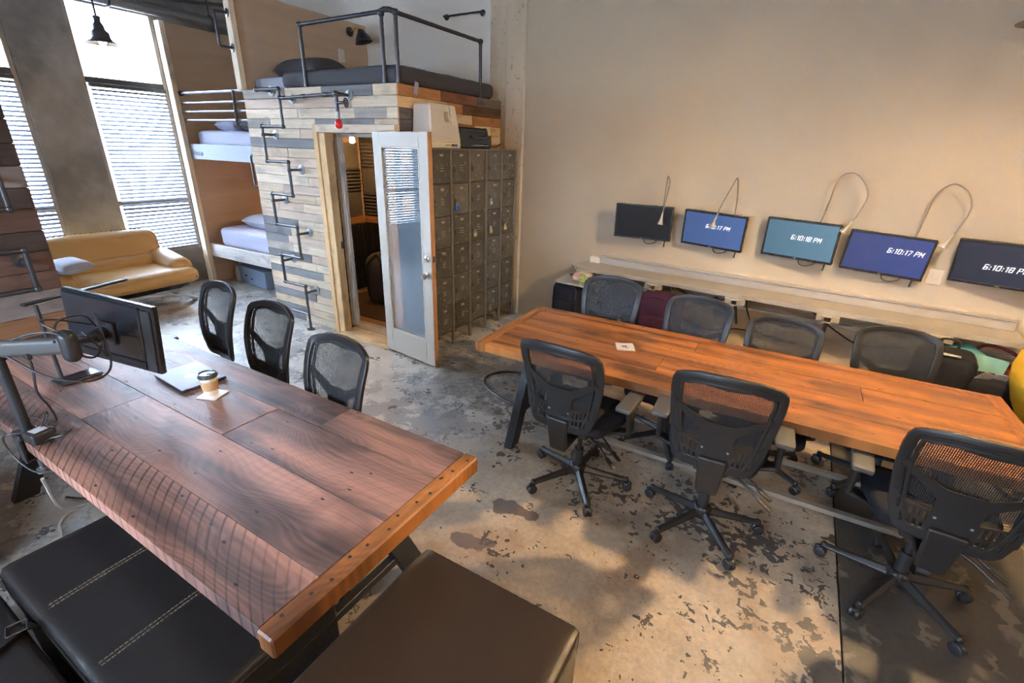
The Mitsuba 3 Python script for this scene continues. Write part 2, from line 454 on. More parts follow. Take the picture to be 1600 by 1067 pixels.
mat('mat_leather_brown', (0.031, 0.0185, 0.011), rough=0.34, spec=0.55)
mat('mat_leather_tan', (0.43, 0.25, 0.082), rough=0.42, spec=0.45)
mat('mat_thread', (0.55, 0.48, 0.36), rough=0.7)
mat('mat_thread_dark', (0.05, 0.035, 0.02), rough=0.7)
mat('mat_sheet_blue', (0.37, 0.38, 0.49), rough=0.85, sheen=0.2)
mat('mat_sheet_grey', (0.30, 0.31, 0.36), rough=0.85, sheen=0.2)
mat('mat_blanket', (0.055, 0.052, 0.055), rough=0.9, sheen=0.3)
mat('mat_bluebox', (0.17, 0.22, 0.31), rough=0.6)
mat('mat_board_blue', (0.27, 0.30, 0.36), rough=0.6)
mat('mat_plastic_clear', (0.50, 0.50, 0.50), rough=0.4)
mat('mat_printer', (0.72, 0.67, 0.60), rough=0.5)
mat('mat_printer_grey', (0.42, 0.42, 0.44), rough=0.5)
mat('mat_red', (0.50, 0.015, 0.015), rough=0.12, spec=0.7)
mat('mat_foam', (0.075, 0.068, 0.070), rough=0.95, spec=0.1)
mat('mat_vent', (0.21, 0.19, 0.155), rough=0.5)
mat('mat_rug', (0.07, 0.045, 0.028), rough=0.95, spec=0.1)
mat('mat_laptop', (0.11, 0.095, 0.12), rough=0.42, metallic=0.3)
mat('mat_logo', (0.85, 0.85, 0.85), rough=0.3)
mat('mat_cup', (0.80, 0.77, 0.70), rough=0.5)
mat('mat_kraft', (0.42, 0.24, 0.11), rough=0.8)
mat('mat_lid', (0.05, 0.055, 0.06), rough=0.25)
mat('mat_plate', (0.74, 0.72, 0.70), rough=0.4)
mat('mat_cable', (0.02, 0.02, 0.021), rough=0.5)
mat('mat_cable_white', (0.66, 0.65, 0.62), rough=0.5)
mat('mat_goose', (0.26, 0.21, 0.16), rough=0.4, metallic=0.5)
mat('mat_purple', (0.042, 0.007, 0.027), rough=0.75, sheen=0.3)
mat('mat_charcoal', (0.011, 0.0105, 0.0125), rough=0.8, spec=0.2)
mat('mat_green', (0.36, 0.55, 0.10), rough=0.6)
mat('mat_pink', (0.55, 0.36, 0.33), rough=0.7)
mat('mat_teal', (0.09, 0.30, 0.32), rough=0.7)
mat('mat_mint', (0.20, 0.40, 0.33), rough=0.7)
mat('mat_darkred', (0.13, 0.014, 0.013), rough=0.7)
mat('mat_yellow', (0.55, 0.30, 0.015), rough=0.8)
mat('mat_padlock_blue', (0.02, 0.12, 0.42), rough=0.3)
mat('mat_darkwoodrail', (0.30, 0.15, 0.06), rough=0.6)
scene['mat_pane'] = {'type': 'thindielectric', 'int_ior': 1.5}
scene['mat_painted_haze_pane'] = {'type': 'blendbsdf', 'weight': 0.22, 'a': {'type': 'thindielectric', 'int_ior': 1.5},
                           'b': {'type': 'twosided', 'b': {'type': 'diffuse', 'reflectance': {'type': 'rgb', 'value': [0.33, 0.42, 0.50]}}}}  # bluish window reflection painted into the door glass as an even haze

# ------------------------------------------------------------------ the room
TH = math.radians(-4.28)
WO = np.array([-2.81, 5.002])
def wall_xy(X, off=0.0):
    """World x, y of a point X metres along the screen wall and off metres in front of it."""
    return WO + X * np.array([math.cos(TH), math.sin(TH)]) + off * np.array([math.sin(TH), -math.cos(TH)])
MW = mat4(WO[0], WO[1], 0, TH)        # local x along that wall, local -y into the room
ROOM_T = 4.25
k = struct('floor')
put(k, box(-7.8, 3.3, -3.1, 5.6, -0.20, -0.03), 'mat_darkvoid')
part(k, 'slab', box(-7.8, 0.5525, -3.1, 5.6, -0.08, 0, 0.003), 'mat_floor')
part(k, 'slab', box(0.5595, 3.3, -3.1, 5.6, -0.08, 0, 0.003), 'mat_floor', label='darker worn concrete slab beyond the floor joint')
k = struct('wall_back'); put(k, move(box(0, 6.3, 0, 0.2, 0, ROOM_T), MW), 'mat_paint')
k = struct('wall_alcove'); put(k, box(-7.6, -3.325, 5.10, 5.25, 0, ROOM_T), 'mat_paint_cool')
k = struct('column'); put(k, box(-3.275, -3.055, 5.01, 5.3, 0, ROOM_T, 0.008), 'mat_trim_board')
k = struct('column'); put(k, box(-3.055, -2.822, 4.985, 5.3, 0, ROOM_T, 0.008), 'mat_trim_board')
FWINS, FZ0, FZ1 = [(-3.75, -2.30), (-1.90, -0.45)], 1.25, 2.95
xs_ = [-7.8] + [q for w_ in FWINS for q in w_] + [3.3]
k = struct('wall_front')
put(k, join(*[box(xs_[i], xs_[i + 1], -3.2, -3.05, 0, ROOM_T) for i in range(0, len(xs_), 2)], *[box(a, b, -3.2, -3.05, 0, FZ0) for a, b in FWINS], *[box(a, b, -3.2, -3.05, FZ1, ROOM_T) for a, b in FWINS]), 'mat_paint')
for i, (a, b) in enumerate(FWINS):
    k = struct(f'window_{i + 4}')
    part(k, 'frame', join(box(a, a + 0.05, -3.15, -3.08, FZ0, FZ1), box(b - 0.05, b, -3.15, -3.08, FZ0, FZ1), box(a + 0.05, b - 0.05, -3.15, -3.08, FZ0, FZ0 + 0.05), box(a + 0.05, b - 0.05, -3.15, -3.08, FZ1 - 0.05, FZ1)), 'mat_frame')
    part(k, 'transom', box(a + 0.05, b - 0.05, -3.15, -3.08, 2.50, 2.56), 'mat_darkframe')
    for z0, z1 in ((FZ0 + 0.05, 2.50), (2.56, FZ1 - 0.05)):
        part(k, 'pane', (np.array([[a + 0.05, -3.12, z0], [b - 0.05, -3.12, z0], [b - 0.05, -3.12, z1], [a + 0.05, -3.12, z1]]), np.array([[0, 1, 2], [0, 2, 3]])), 'mat_pane')
k = struct('wall_right'); put(k, box(3.2, 3.35, -3.2, 5.0, 0, ROOM_T), 'mat_paint')
k = struct('ceiling'); put(k, box(-7.9, 3.4, -3.3, 5.7, ROOM_T, ROOM_T + 0.15), 'mat_ceiling')

# the window wall, its piers and windows
WX, WXO = -7.40, -7.75
WINS = [(2.80, 3.71), (1.345, 2.255), (-0.11, 0.80)]
WZ0, WZ1 = 0.47, 3.36
segs, e = [], 5.25
for a, b in WINS:
    segs.append((b, e)); e = a
segs.append((-3.2, e))
pieces = [box(WXO, WX, a, b, 0, ROOM_T) for a, b in segs]
pieces += [box(WXO, WX, a, b, 0, WZ0) for a, b in WINS] + [box(WXO, WX, a, b, WZ1, ROOM_T) for a, b in WINS]
k = struct('wall_window'); put(k, join(*pieces), 'mat_concrete')
TZ = 2.54
def window(i, a, b):
    k = struct(f'window_{i}')
    fx0, fx1 = WX - 0.10, WX - 0.02
    part(k, 'frame', join(box(fx0, fx1, a, a + 0.045, WZ0, WZ1, 0.004), box(fx0, fx1, b - 0.045, b, WZ0, WZ1, 0.004),
                          box(fx0, fx1, a + 0.045, b - 0.045, WZ0, WZ0 + 0.05, 0.004), box(fx0, fx1, a + 0.045, b - 0.045, WZ1 - 0.045, WZ1, 0.004)), 'mat_frame')
    part(k, 'transom', box(fx0, fx1 + 0.01, a + 0.045, b - 0.045, TZ - 0.03, TZ + 0.03, 0.004), 'mat_darkframe')
    part(k, 'transom', box(fx0, fx1, a + 0.045, b - 0.045, 1.12, 1.18, 0.004), 'mat_frame')
    for z0, z1 in ((WZ0 + 0.05, 1.12), (1.18, TZ - 0.03), (TZ + 0.03, WZ1 - 0.045)):
        y0, y1 = a + 0.045, b - 0.045; x = fx0 + 0.03
        part(k, 'pane', (np.array([[x, y0, z0], [x, y1, z0], [x, y1, z1], [x, y0, z1]]), np.array([[0, 1, 2], [0, 2, 3]])), 'mat_pane')
for i, (a, b) in enumerate(WINS):
    window(i + 1, a, b)
def blind(a, b, label):
    t = thing('window_blind', label, 'blind', 'slatted blinds in the tall windows')
    y0, y1 = a + 0.055, b - 0.055; xc = WX + 0.015
    part(t, 'headrail', box(xc - 0.03, xc + 0.03, y0, y1, TZ - 0.075, TZ - 0.032, 0.004), 'mat_darkframe')
    n = 41; z1 = TZ - 0.10; z0 = WZ0 + 0.10
    h = 0.024; tl = math.radians(-25)
    cr = np.array([[-h, -0.0035], [0, 0.0015], [h, -0.0035]])
    c, s = math.cos(tl), math.sin(tl)
    prof = np.array([[p[0] * c - p[1] * s, p[0] * s + p[1] * c] for p in cr])
    low = prof - np.array([0, 0.0028])
    sec = np.vstack([prof, low[::-1]])
    v = np.array([[q[0], yy, q[1]] for yy in (y0, y1) for q in sec]); m = len(sec)
    f = []
    for j in range(m):
        j2 = (j + 1) % m
        f += [[j, j2, m + j2], [j, m + j2, m + j]]
    f += [[0, 5, 1], [1, 5, 4], [1, 4, 2], [2, 4, 3], [6, 7, 11], [7, 10, 11], [7, 8, 10], [8, 9, 10]]
    base = mikit.ply((v, np.array(f)), 'mat_slat')
    for j in range(n):
        part(t, 'slat', base, None, M=mat4(xc, 0, z0 + (z1 - z0) * j / (n - 1)))
    part(t, 'bottom_rail', box(xc - 0.026, xc + 0.026, y0, y1, WZ0 + 0.045, WZ0 + 0.07, 0.004), 'mat_slat')
    for q in (0.16, 0.84):
        yy = y0 + (y1 - y0) * q
        part(t, 'cord', cyl((xc + 0.031, yy, WZ0 + 0.06), (xc + 0.031, yy, TZ - 0.05), 0.0022, 6), 'mat_frame')
blind(*WINS[0], 'slatted blind in the full-width window between the concrete pier and the bunk')
blind(*WINS[2], 'added slatted blind dimming the window mirrored in the glazed door, behind the dark plank wall')  # unseen blind, added to soften this window's reflection in the door glass
blind(*WINS[1], 'slatted blind in the half-hidden window beside the dark plank wall')

# header, pipes under the ceiling
k = struct('beam'); put(k, box(WX, WX + 0.22, -3.05, 5.1, 3.40, ROOM_T, 0.01), 'mat_concrete')
t = thing('ceiling_pipe', 'thick grey pipe running along above the windows, hung from rods', 'pipe')
part(t, 'pipe', cyl((-6.95, -3.0, 3.345), (-6.95, 5.08, 3.30), 0.062, 16), 'mat_galv', smooth=40)
for y in (0.4, 1.7, 3.05, 4.15):
    z = 3.345 - 0.045 * (y + 3) / 8
    part(t, 'hanger', join(cyl((-6.95, y, z + 0.07), (-6.95, y, ROOM_T), 0.008, 8), tube([(-6.95 + 0.07 * math.cos(q), y, z + 0.07 * math.sin(q)) for q in np.linspace(0, 2 * PI, 16, endpoint=False)], 0.01, 6, closed=True)), 'mat_pipe')
t = thing('conduit', 'thin black conduit beside the thick pipe above the windows', 'conduit')
put(t, tube(bend([(-7.10, -3.0, 3.47), (-7.10, 3.7, 3.47), (-6.6, 4.2, 3.46), (-6.4, 5.08, 3.46)], 0.1), 0.018, 8), 'mat_pipe', smooth=40)

# ------------------------------------------------------------------ the plank-clad booth
BX0, BX1, BY0, BY1, BZ = -5.21, -3.10, 3.33, 4.97, 2.42
OX0, OX1, OZ0, OZ1 = -4.085, -3.33, 0.06, 2.03
booth = thing('sound_booth', 'room-high booth clad in reclaimed planks, with a bed on its roof and an open doorway', 'booth')
S = 0.022
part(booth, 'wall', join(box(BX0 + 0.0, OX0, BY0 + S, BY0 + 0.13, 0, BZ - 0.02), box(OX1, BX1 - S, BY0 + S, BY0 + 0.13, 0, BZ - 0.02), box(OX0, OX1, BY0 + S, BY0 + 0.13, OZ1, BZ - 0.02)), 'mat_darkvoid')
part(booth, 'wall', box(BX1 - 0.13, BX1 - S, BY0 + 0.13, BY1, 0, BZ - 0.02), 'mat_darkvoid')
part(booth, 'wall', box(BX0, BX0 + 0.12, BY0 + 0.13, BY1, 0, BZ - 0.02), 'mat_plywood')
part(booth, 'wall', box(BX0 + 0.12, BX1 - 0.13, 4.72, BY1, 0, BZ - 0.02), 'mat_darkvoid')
part(booth, 'roof', box(BX0, BX1 - S, BY0 + S, BY1, BZ - 0.02, BZ - 0.004), 'mat_plywood')
part(booth, 'ceiling', box(BX0 + 0.12, BX1 - 0.13, BY0 + 0.13, 4.72, 2.06, 2.10), 'mat_plywood')
rng = random.Random(7)
ROWH = 0.0896
def plank(holder, x0, x1, y0, y1, z0, z1, idx, off=None, upright=False, name='plank', bev=0.003):
    m = box(x0, x1, y0, y1, z0, z1, bev)
    o = rng.uniform(0, 40) + (60 if upright else 0)
    return part(holder, name, m, 'mat_plank', uv=uvc(m, idx + rng.uniform(0.02, 0.98), o))
FRONT = [CREAM] * 7 + [TAN] * 5 + [PINK] * 5 + [GREY] * 6 + [WARMGREY] * 3 + [DARKGREY] * 0 + [PINE] * 0
def run(x0, x1, z, lo=0.32, hi=0.95):
    cuts, x = [x0], x0
    while True:
        x += rng.uniform(lo, hi)
        if x > x1 - 0.12:
            break
        cuts.append(x)
    return cuts + [x1]
last = None
for r in range(27):
    z0 = r * ROWH; z1 = z0 + ROWH - 0.0022
    if z0 < 2.095 - 0.01 and r < 24:
        xr = -4.155
    else:
        xr = BX1
    if r >= 23: xr = BX1
    cs = run(BX0 - 0.004, xr, z0) if r != 23 else run(BX0 - 0.004, -4.155, z0) + run(-4.155, BX1, z0)[1:]
    for a, b in zip(cs, cs[1:]):
        q = rng.choice(FRONT)
        while q == last and q in (GREY, WARMGREY): q = rng.choice(FRONT)
        last = q
        z0b = z0 if not (r == 23 and b > -4.15) else max(z0, 2.10)
        plank(booth, a + 0.001, b - 0.001, BY0 - rng.uniform(0, 0.004), BY0 + S, z0b if z0b < z1 - 0.01 else z0, z1, q)
SIDE = [ORANGE] * 4 + [DARKBROWN] * 3 + [TAN] * 3 + [DARKGREY] * 2 + [PINE] * 2 + [REDBROWN] * 1
for r in range(15, 27):
    z0 = r * ROWH; z1 = z0 + ROWH - 0.0022
    cs = run(BY0 + S, BY1, z0, 0.25, 0.75)
    for a, b in zip(cs, cs[1:]):
        q = rng.choice(SIDE)
        while q == last: q = rng.choice(SIDE)
        last = q
        plank(booth, BX1 - S, BX1 + rng.uniform(0, 0.004), a + 0.001, b - 0.001, z0, z1, q)
# pine door frame
fr = BY0 - 0.045
plank(booth, -4.152, -4.095, fr, BY0 + 0.02, 0, 2.10, PINE, upright=True, name='jamb')
plank(booth, -4.093, -4.005, fr + 0.012, BY0 + 0.06, 0, 2.028, PINE, upright=True, name='jamb')
plank(booth, -4.152, BX1 - 0.002, fr, BY0 + 0.02, 2.03, 2.10, CREAM, name='lintel')
plank(booth, OX0 + 0.004, OX0 + 0.060, BY0 + 0.132, BY0 + 0.17, OZ0, 2.03, WHITE, upright=True, name='inner_jamb')
plank(booth, OX0 + 0.062, OX0 + 0.090, BY0 + 0.140, BY0 + 0.18, OZ0, 2.03, WHITE, upright=True, name='inner_jamb')
plank(booth, OX0 + 0.010, OX1, BY0 + 0.165, BY0 + 0.24, 2.0, 2.03, WHITE, name='inner_lintel')
plank(booth, OX1, OX1 + 0.14, fr, BY0 + 0.02, 0, 2.03, PINE, upright=True, name='jamb')
plank(booth, -4.035, OX1 + 0.02, fr - 0.05, BY0 + 0.30, 0.0, 0.035, PINE, name='sill')
plank(booth, OX0, OX1 + 0.02, BY0 + 0.13, BY0 + 0.26, 0.037, 0.062, TAN, name='sill')
m = box(-4.006, -4.001, BY0 + 0.03, BY0 + 0.06, 0.93, 1.0); part(booth, 'strike_plate', m, 'mat_darkframe')
# inside the booth
part(booth, 'floor', box(BX0 + 0.12, BX1 - 0.13, BY0 + 0.13, 4.72, 0, 0.035), 'mat_darkwoodrail')
ix, iy = BX0 + 0.12, 4.72
plank(booth, ix, ix + 0.03, BY0 + 0.3, iy, 0.955, 1.045, ORANGE, name='rail')
plank(booth, ix + 0.03, BX1 - 0.13, iy - 0.03, iy, 0.955, 1.045, ORANGE, name='rail')
def ridges(w, h, n=7, d=0.045):
    """Foam tile w x h in the xz plane facing -y, wedge ridges along z."""
    xs = np.linspace(-w / 2, w / 2, 2 * n + 1)
    ys = np.where(np.arange(2 * n + 1) % 2 == 0, -0.012, -d)
    v, f = [], []
    for z in (-h / 2, h / 2):
        v += [[x, y, z] for x, y in zip(xs, ys)]
    m = len(xs)
    for i in range(m - 1):
        f += [[i, i + 1, m + i + 1], [i, m + i + 1, m + i]]
    v += [[x, 0, z] for z in (-h / 2, h / 2) for x in xs]
    for z in (0, 1):
        for i in range(m - 1):
            a, b, c, d2 = z * m + i, z * m + i + 1, 2 * m + z * m + i + 1, 2 * m + z * m + i
            f += [[a, d2, c], [a, c, b]] if z == 0 else [[a, b, c], [a, c, d2]]
    return np.array(v), np.array(f)
tile = mikit.ply(ridges(0.298, 0.298), 'mat_foam')
for zi in range(3):
    for i in range(4):
        M = mat4(ix + 0.001, iy - 0.05 - 0.15 - i * 0.30, 1.2 + 0.30 * zi, PI / 2) @ mat4(0, 0, 0, 0, 0, PI / 2 * ((i + zi) % 2))
        if iy - 0.05 - 0.15 - i * 0.30 > BY0 + 0.3:
            part(booth, 'foam_tile', tile, None, M=M)
    for i in range(6):
        x = ix + 0.05 + 0.15 + i * 0.30
        M = mat4(x, iy - 0.001, 1.2 + 0.30 * zi) @ mat4(0, 0, 0, 0, 0, PI / 2 * ((i + zi + 1) % 2))
        part(booth, 'foam_tile', tile, None, M=M)
k = thing('booth_bulb', 'bare glowing light bulb on the ceiling inside the plank booth', 'light bulb')
BB = np.array([-4.50, 4.08, 1.985])
bulbprof = [(0.0005, -0.045), (0.018, -0.041), (0.028, -0.028), (0.031, -0.012), (0.028, 0.006), (0.018, 0.026), (0.013, 0.036), (0.0005, 0.037)]
part(k, 'bulb', move(lathe(bulbprof, 16), mat4(*BB)), 'mat_white', emitter={'type': 'area', 'radiance': {'type': 'rgb', 'value': [230, 130, 48]}})
part(k, 'socket', cyl(BB + [0, 0, 0.037], BB + [0, 0, 0.075], 0.017, 12), 'mat_black', smooth=40)
k = thing('rug', 'dark brown rug on the floor inside the plank booth', 'rug'); put(k, box(-4.95, -3.5, 3.75, 4.65, 0.035, 0.05, 0.004), 'mat_rug')
k = thing('cloth_drape', 'black cloth hanging below the foam tiles inside the plank booth', 'drape')
yy = np.linspace(BY0 + 0.35, iy - 0.04, 60); xx = np.linspace(ix + 0.05, -3.35, 60)
path = [(ix + 0.025 + 0.012 * math.sin(i * 1.9), y) for i, y in enumerate(yy)] + [(x, iy - 0.045 + 0.012 * math.sin(i * 1.7)) for i, x in enumerate(xx)]
nz = 2; v = np.array([[a, b, z] for z in (0.06, 0.945) for a, b in path]); n = len(path)
put(k, (v, np.array([[i, i + 1, n + i + 1] for i in range(n - 1)] + [[i, n + i + 1, n + i] for i in range(n - 1)])), 'mat_fabric_black', smooth=True)
t = thing('duffel_bag', 'tall black bag slumped on the rug inside the booth doorway', 'bag')
m = rbox(0.34, 0.30, 0.62, 0.12, 12, puff=(0.03, 0.03, 0.02)); m = (m[0] + 0.02 * (meshkit.noise(m[0] * 9.0)[:, None] - 0.5), m[1])
part(t, 'body', move(m, mat4(-4.42, 4.30, 0.36, 0.3)), 'mat_blanket', smooth=60)
part(t, 'strap', move(tube(bend([(-0.1, -0.17, -0.2), (-0.1, -0.19, 0.2), (0, -0.1, 0.33), (0.1, -0.19, 0.2), (0.1, -0.17, -0.2)], 0.05), 0.012, 6), mat4(-4.42, 4.30, 0.36, 0.3)), 'mat_black')
t = thing('side_stool', 'small white framed stool behind the open booth door', 'stool')
for a in (0, 1):
    for b in (0, 1):
        part(t, 'leg', cbox(-4.0 + 0.28 * a, 4.28 + 0.24 * b, 0.24, 0.03, 0.03, 0.38, 0.004), 'mat_white_wood')
part(t, 'seat', cbox(-3.86, 4.40, 0.445, 0.34, 0.30, 0.03, 0.005), 'mat_white_wood')
part(t, 'shelf', cbox(-3.86, 4.40, 0.16, 0.28, 0.24, 0.02, 0.003), 'mat_white_wood')

# the door, swung right round
H0, H1 = np.array([-3.325, 3.262]), np.array([-2.632, 3.175])
dv = (H1 - H0); DW = np.linalg.norm(dv); MD = mat4(H0[0], H0[1], 0, math.atan2(dv[1], dv[0]))
k = struct('door_1', 'white glazed wooden door swung open in front of the lockers')
d0, d1, dz0, dz1 = -0.022, 0.022, 0.02, 2.045
SL, SR, RT, RB = 0.098, 0.112, 0.115, 0.235
def dpart(name, *a, mat_='mat_white_wood', bev=0.003, **kw):
    return part(k, name, move(box(*a, bev), MD), mat_, **kw)
dpart('stile', 0, SL, d0, d1, dz0, dz1); dpart('stile', DW - SR, DW - 0.008, d0, d1, dz0, dz1)
dpart('rail', SL, DW - SR, d0, d1, dz1 - RT, dz1); dpart('rail', SL, DW - SR, d0, d1, dz0, dz0 + RB)
m = move(box(DW - 0.008, DW, d0 + 0.001, d1 - 0.001, dz0, dz1), MD); part(k, 'edge_strip', m, 'mat_plank', uv=uvc(m, ORANGE + 0.5, 70), label='bare brown wooden edge')
gx0, gx1, gz0, gz1 = SL, DW - SR, dz0 + RB, dz1 - RT
for s in (d0, d1 - 0.010):
    part(k, 'glazing_bead', move(join(box(gx0, gx0 + 0.014, s, s + 0.010, gz0, gz1), box(gx1 - 0.014, gx1, s, s + 0.010, gz0, gz1), box(gx0, gx1, s, s + 0.010, gz0, gz0 + 0.014), box(gx0, gx1, s, s + 0.010, gz1 - 0.014, gz1)), MD), 'mat_white_wood')
part(k, 'pane', move((np.array([[gx0, 0, gz0], [gx1, 0, gz0], [gx1, 0, gz1], [gx0, 0, gz1]]), np.array([[0, 1, 2], [0, 2, 3]])), MD), 'mat_painted_haze_pane')
def knob(zc, prof, name, y):
    part(k, name, move(align(lathe(prof, 20), (DW - 0.058, y, zc), (DW - 0.058, y - 1, zc)), MD), 'mat_chrome', smooth=50)
knob(0.885, [(0.0005, 0), (0.033, 0), (0.033, 0.006), (0.013, 0.010), (0.012, 0.030), (0.026, 0.036), (0.029, 0.050), (0.022, 0.062), (0.0005, 0.065)], 'knob', d0)
knob(1.035, [(0.0005, 0), (0.030, 0), (0.029, 0.010), (0.020, 0.016), (0.0005, 0.017)], 'deadbolt', d0)
part(k, 'latch', move(box(DW, DW + 0.006, -0.012, 0.012, 0.86, 0.91), MD), 'mat_brass'); part(k, 'latch', move(box(DW, DW + 0.003, -0.012, 0.012, 1.01, 1.06), MD), 'mat_darkframe')
for z in (0.25, 1.05, 1.85):
    part(k, 'hinge', move(cyl((-0.008, 0.024, z - 0.045), (-0.008, 0.024, z + 0.045), 0.007, 8), MD), 'mat_brass')

# ------------------------------------------------------------------ pipe ladder on the booth front
t = thing('pipe_ladder', 'zigzag ladder of black iron pipe climbing the plank booth left of its doorway', 'ladder')
LX0, LX1, LY, R = -4.765, -4.435, 3.185, 0.0135
zz = [0.175, 0.495, 0.80, 1.125, 1.435, 1.752, 2.073, 2.395]
def fit_ball(p, r=0.021):
    return move(lathe([(0.0005, -r), (r * 0.7, -r * 0.75), (r, -r * 0.3), (r, r * 0.3), (r * 0.7, r * 0.75), (0.0005, r)], 12), mat4(*p))
side = 1  # lowest riser stands on the right
part(t, 'pipe', cyl((LX1, LY, 0.0), (LX1, LY, 0.495), R), 'mat_pipe', smooth=40)
part(t, 'rung', cyl((LX1, LY, zz[0]), (LX1 - 0.30, LY, zz[0]), R), 'mat_pipe', smooth=40)
part(t, 'flange', move(lathe([(0.0005, 0), (0.045, 0), (0.045, 0.006), (0.02, 0.012), (0.02, 0.02)], 16), mat4(LX1, LY, 0)), 'mat_pipe', smooth=40)
def arm_to_wall(x, z, dx):
    part(t, 'support', cyl((x, LY, z), (x + dx * 0.0, BY0 - 0.006, z), R * 0.95), 'mat_pipe', smooth=40)
    part(t, 'flange', align(lathe([(0.0005, 0), (0.046, 0), (0.046, 0.007), (0.021, 0.013), (0.021, 0.024), (0.0005, 0.024)], 18), (x, BY0 - 0.003, z), (x, BY0 - 1, z)), 'mat_galv', smooth=40)
    part(t, 'tee', fit_ball((x, LY, z), 0.020), 'mat_pipe', smooth=40)
xs = LX1
for i in range(1, len(zz)):
    z = zz[i]
    x2 = LX0 if xs == LX1 else LX1
    part(t, 'rung', cyl((xs, LY, z), (x2, LY, z), R), 'mat_pipe', smooth=40)
    part(t, 'elbow', fit_ball((xs, LY, z)), 'mat_pipe', smooth=40); part(t, 'elbow', fit_ball((x2, LY, z)), 'mat_pipe', smooth=40)
    if i < len(zz) - 1:
        part(t, 'pipe', cyl((x2, LY, z), (x2, LY, zz[i + 1]), R), 'mat_pipe', smooth=40)
        arm_to_wall(x2, z - 0.075 if False else z + (zz[i + 1] - z) * 0.77, 0)
    xs = x2
arm_to_wall(LX1, 0.42, 0)
arm_to_wall(LX0 + 0.03, 2.395, 0)
# the valve lamp with the red bulb
t = thing('valve_lamp', 'black pipe wall lamp with a tap wheel and a red bulb above the booth doorway', 'lamp')
VX, VZ = -3.672, 2.335
part(t, 'pipe', cyl((LX1 + 0.02, LY, VZ - 0.02), (VX, LY, VZ), R), 'mat_pipe', smooth=40)
for q in (0.08, 0.45, 0.85):
    x = LX1 + (VX - LX1) * q; part(t, 'coupling', cyl((x - 0.025, LY, VZ - 0.02 + 0.02 * q), (x + 0.025, LY, VZ - 0.02 + 0.02 * q), 0.018), 'mat_pipe', smooth=40)
part(t, 'flange', align(lathe([(0.0005, 0), (0.046, 0), (0.046, 0.007), (0.021, 0.013), (0.021, 0.024), (0.0005, 0.024)], 18), (VX + 0.02, BY0 - 0.003, VZ), (VX + 0.02, BY0 - 1, VZ)), 'mat_galv', smooth=40)
part(t, 'support', cyl((VX + 0.02, LY, VZ), (VX + 0.02, BY0 - 0.006, VZ), R), 'mat_pipe', smooth=40)
part(t, 'tee', fit_ball((VX + 0.01, LY, VZ), 0.026), 'mat_pipe', smooth=40)
part(t, 'pipe', cyl((VX + 0.01, LY, VZ), (VX + 0.01, LY, VZ - 0.14), 0.016), 'mat_pipe', smooth=40)
part(t, 'valve', cyl((VX + 0.01, LY, VZ - 0.07), (VX + 0.10, LY, VZ - 0.07), 0.013), 'mat_pipe', smooth=40)
wc = np.array([VX + 0.125, LY, VZ - 0.07])
part(t, 'tap_wheel', join(tube([wc + 0.034 * np.array([0.35 * math.cos(q), -0.94 * math.cos(q), math.sin(q)]) for q in np.linspace(0, 2 * PI, 20, endpoint=False)], 0.006, 6, closed=True),
                          *[cyl(wc - 0.034 * np.array([0.35 * math.cos(q), -0.94 * math.cos(q), math.sin(q)]), wc + 0.034 * np.array([0.35 * math.cos(q), -0.94 * math.cos(q), math.sin(q)]), 0.004, 6) for q in (0, PI / 3, 2 * PI / 3)]), 'mat_pipe')
part(t, 'socket', cyl((VX + 0.01, LY, VZ - 0.20), (VX + 0.01, LY, VZ - 0.14), 0.019), 'mat_galv', smooth=40)
part(t, 'bulb', move(lathe([(0.0005, -0.052), (0.02, -0.047), (0.031, -0.032), (0.034, -0.014), (0.030, 0.006), (0.019, 0.026), (0.015, 0.034), (0.0005, 0.034)], 18), mat4(VX + 0.01, LY, VZ - 0.225)), 'mat_red', smooth=60, label='glossy red bulb')

# ------------------------------------------------------------------ the bed on the roof
t = thing('loft_mattress', 'mattress with pale sheet and dark grey blanket on the plank booth roof', 'mattress')
def wavy(m, amp, fr, seed=0):
    return m[0] + amp * (np.stack([meshkit.noise(m[0] * fr + 7 * i, seed + i) for i in range(3)], -1) - 0.5), m[1]
part(t, 'mattress', move(rbox(2.03, 1.42, 0.13, 0.05, 14), mat4(-4.165, 4.155, BZ + 0.062)), 'mat_sheet_grey', smooth=60)
part(t, 'blanket', move(wavy(rbox(1.56, 1.50, 0.155, 0.06, 22), 0.02, 6.0), mat4(-3.91, 4.155, BZ + 0.075)), 'mat_blanket', smooth=60)
k = thing('pillow', 'dark grey pillow at the head of the bed on the booth roof', 'pillow')
put(k, move(wavy(pillow_mesh(0.62, 0.42, 0.20), 0.02, 5.0), mat4(-4.80, 3.86, BZ + 0.235, 0.05, 0.15)), 'mat_blanket', smooth=60)
k = thing('plywood_partition', 'tall plywood partition with a pale edge board at the pillow end of the loft bed', 'partition')
part(k, 'sheet', box(-5.235, -5.205, 3.36, 5.098, BZ, 3.305, 0.002), 'mat_plywood')
m = box(-5.262, -5.175, 3.305, 3.36, BZ + 0.0, 3.62, 0.003); part(k, 'edge_board', m, 'mat_plank', uv=uvc(m, CREAM + 0.9, 77), label='pale upright edge board')
m = box(-5.262, -5.212, 3.36, 3.41, 3.305, 3.62, 0.003); part(k, 'edge_board', m, 'mat_plank', uv=uvc(m, CREAM + 0.8, 71))
def grab(t, p0, p1, out, back):
    out, back = np.asarray(out, float), np.asarray(back, float); p0, p1 = np.asarray(p0, float), np.asarray(p1, float)
    part(t, 'bar', tube(bend([p0, p0 + out, p1 + out, p1], 0.02), 0.012, 8), 'mat_pipe', smooth=40)
    for p in (p0, p1):
        part(t, 'flange', align(lathe([(0.0005, 0), (0.038, 0), (0.038, 0.006), (0.018, 0.012), (0.018, 0.02), (0.0005, 0.02)], 14), p, p + out), 'mat_pipe', smooth=40)
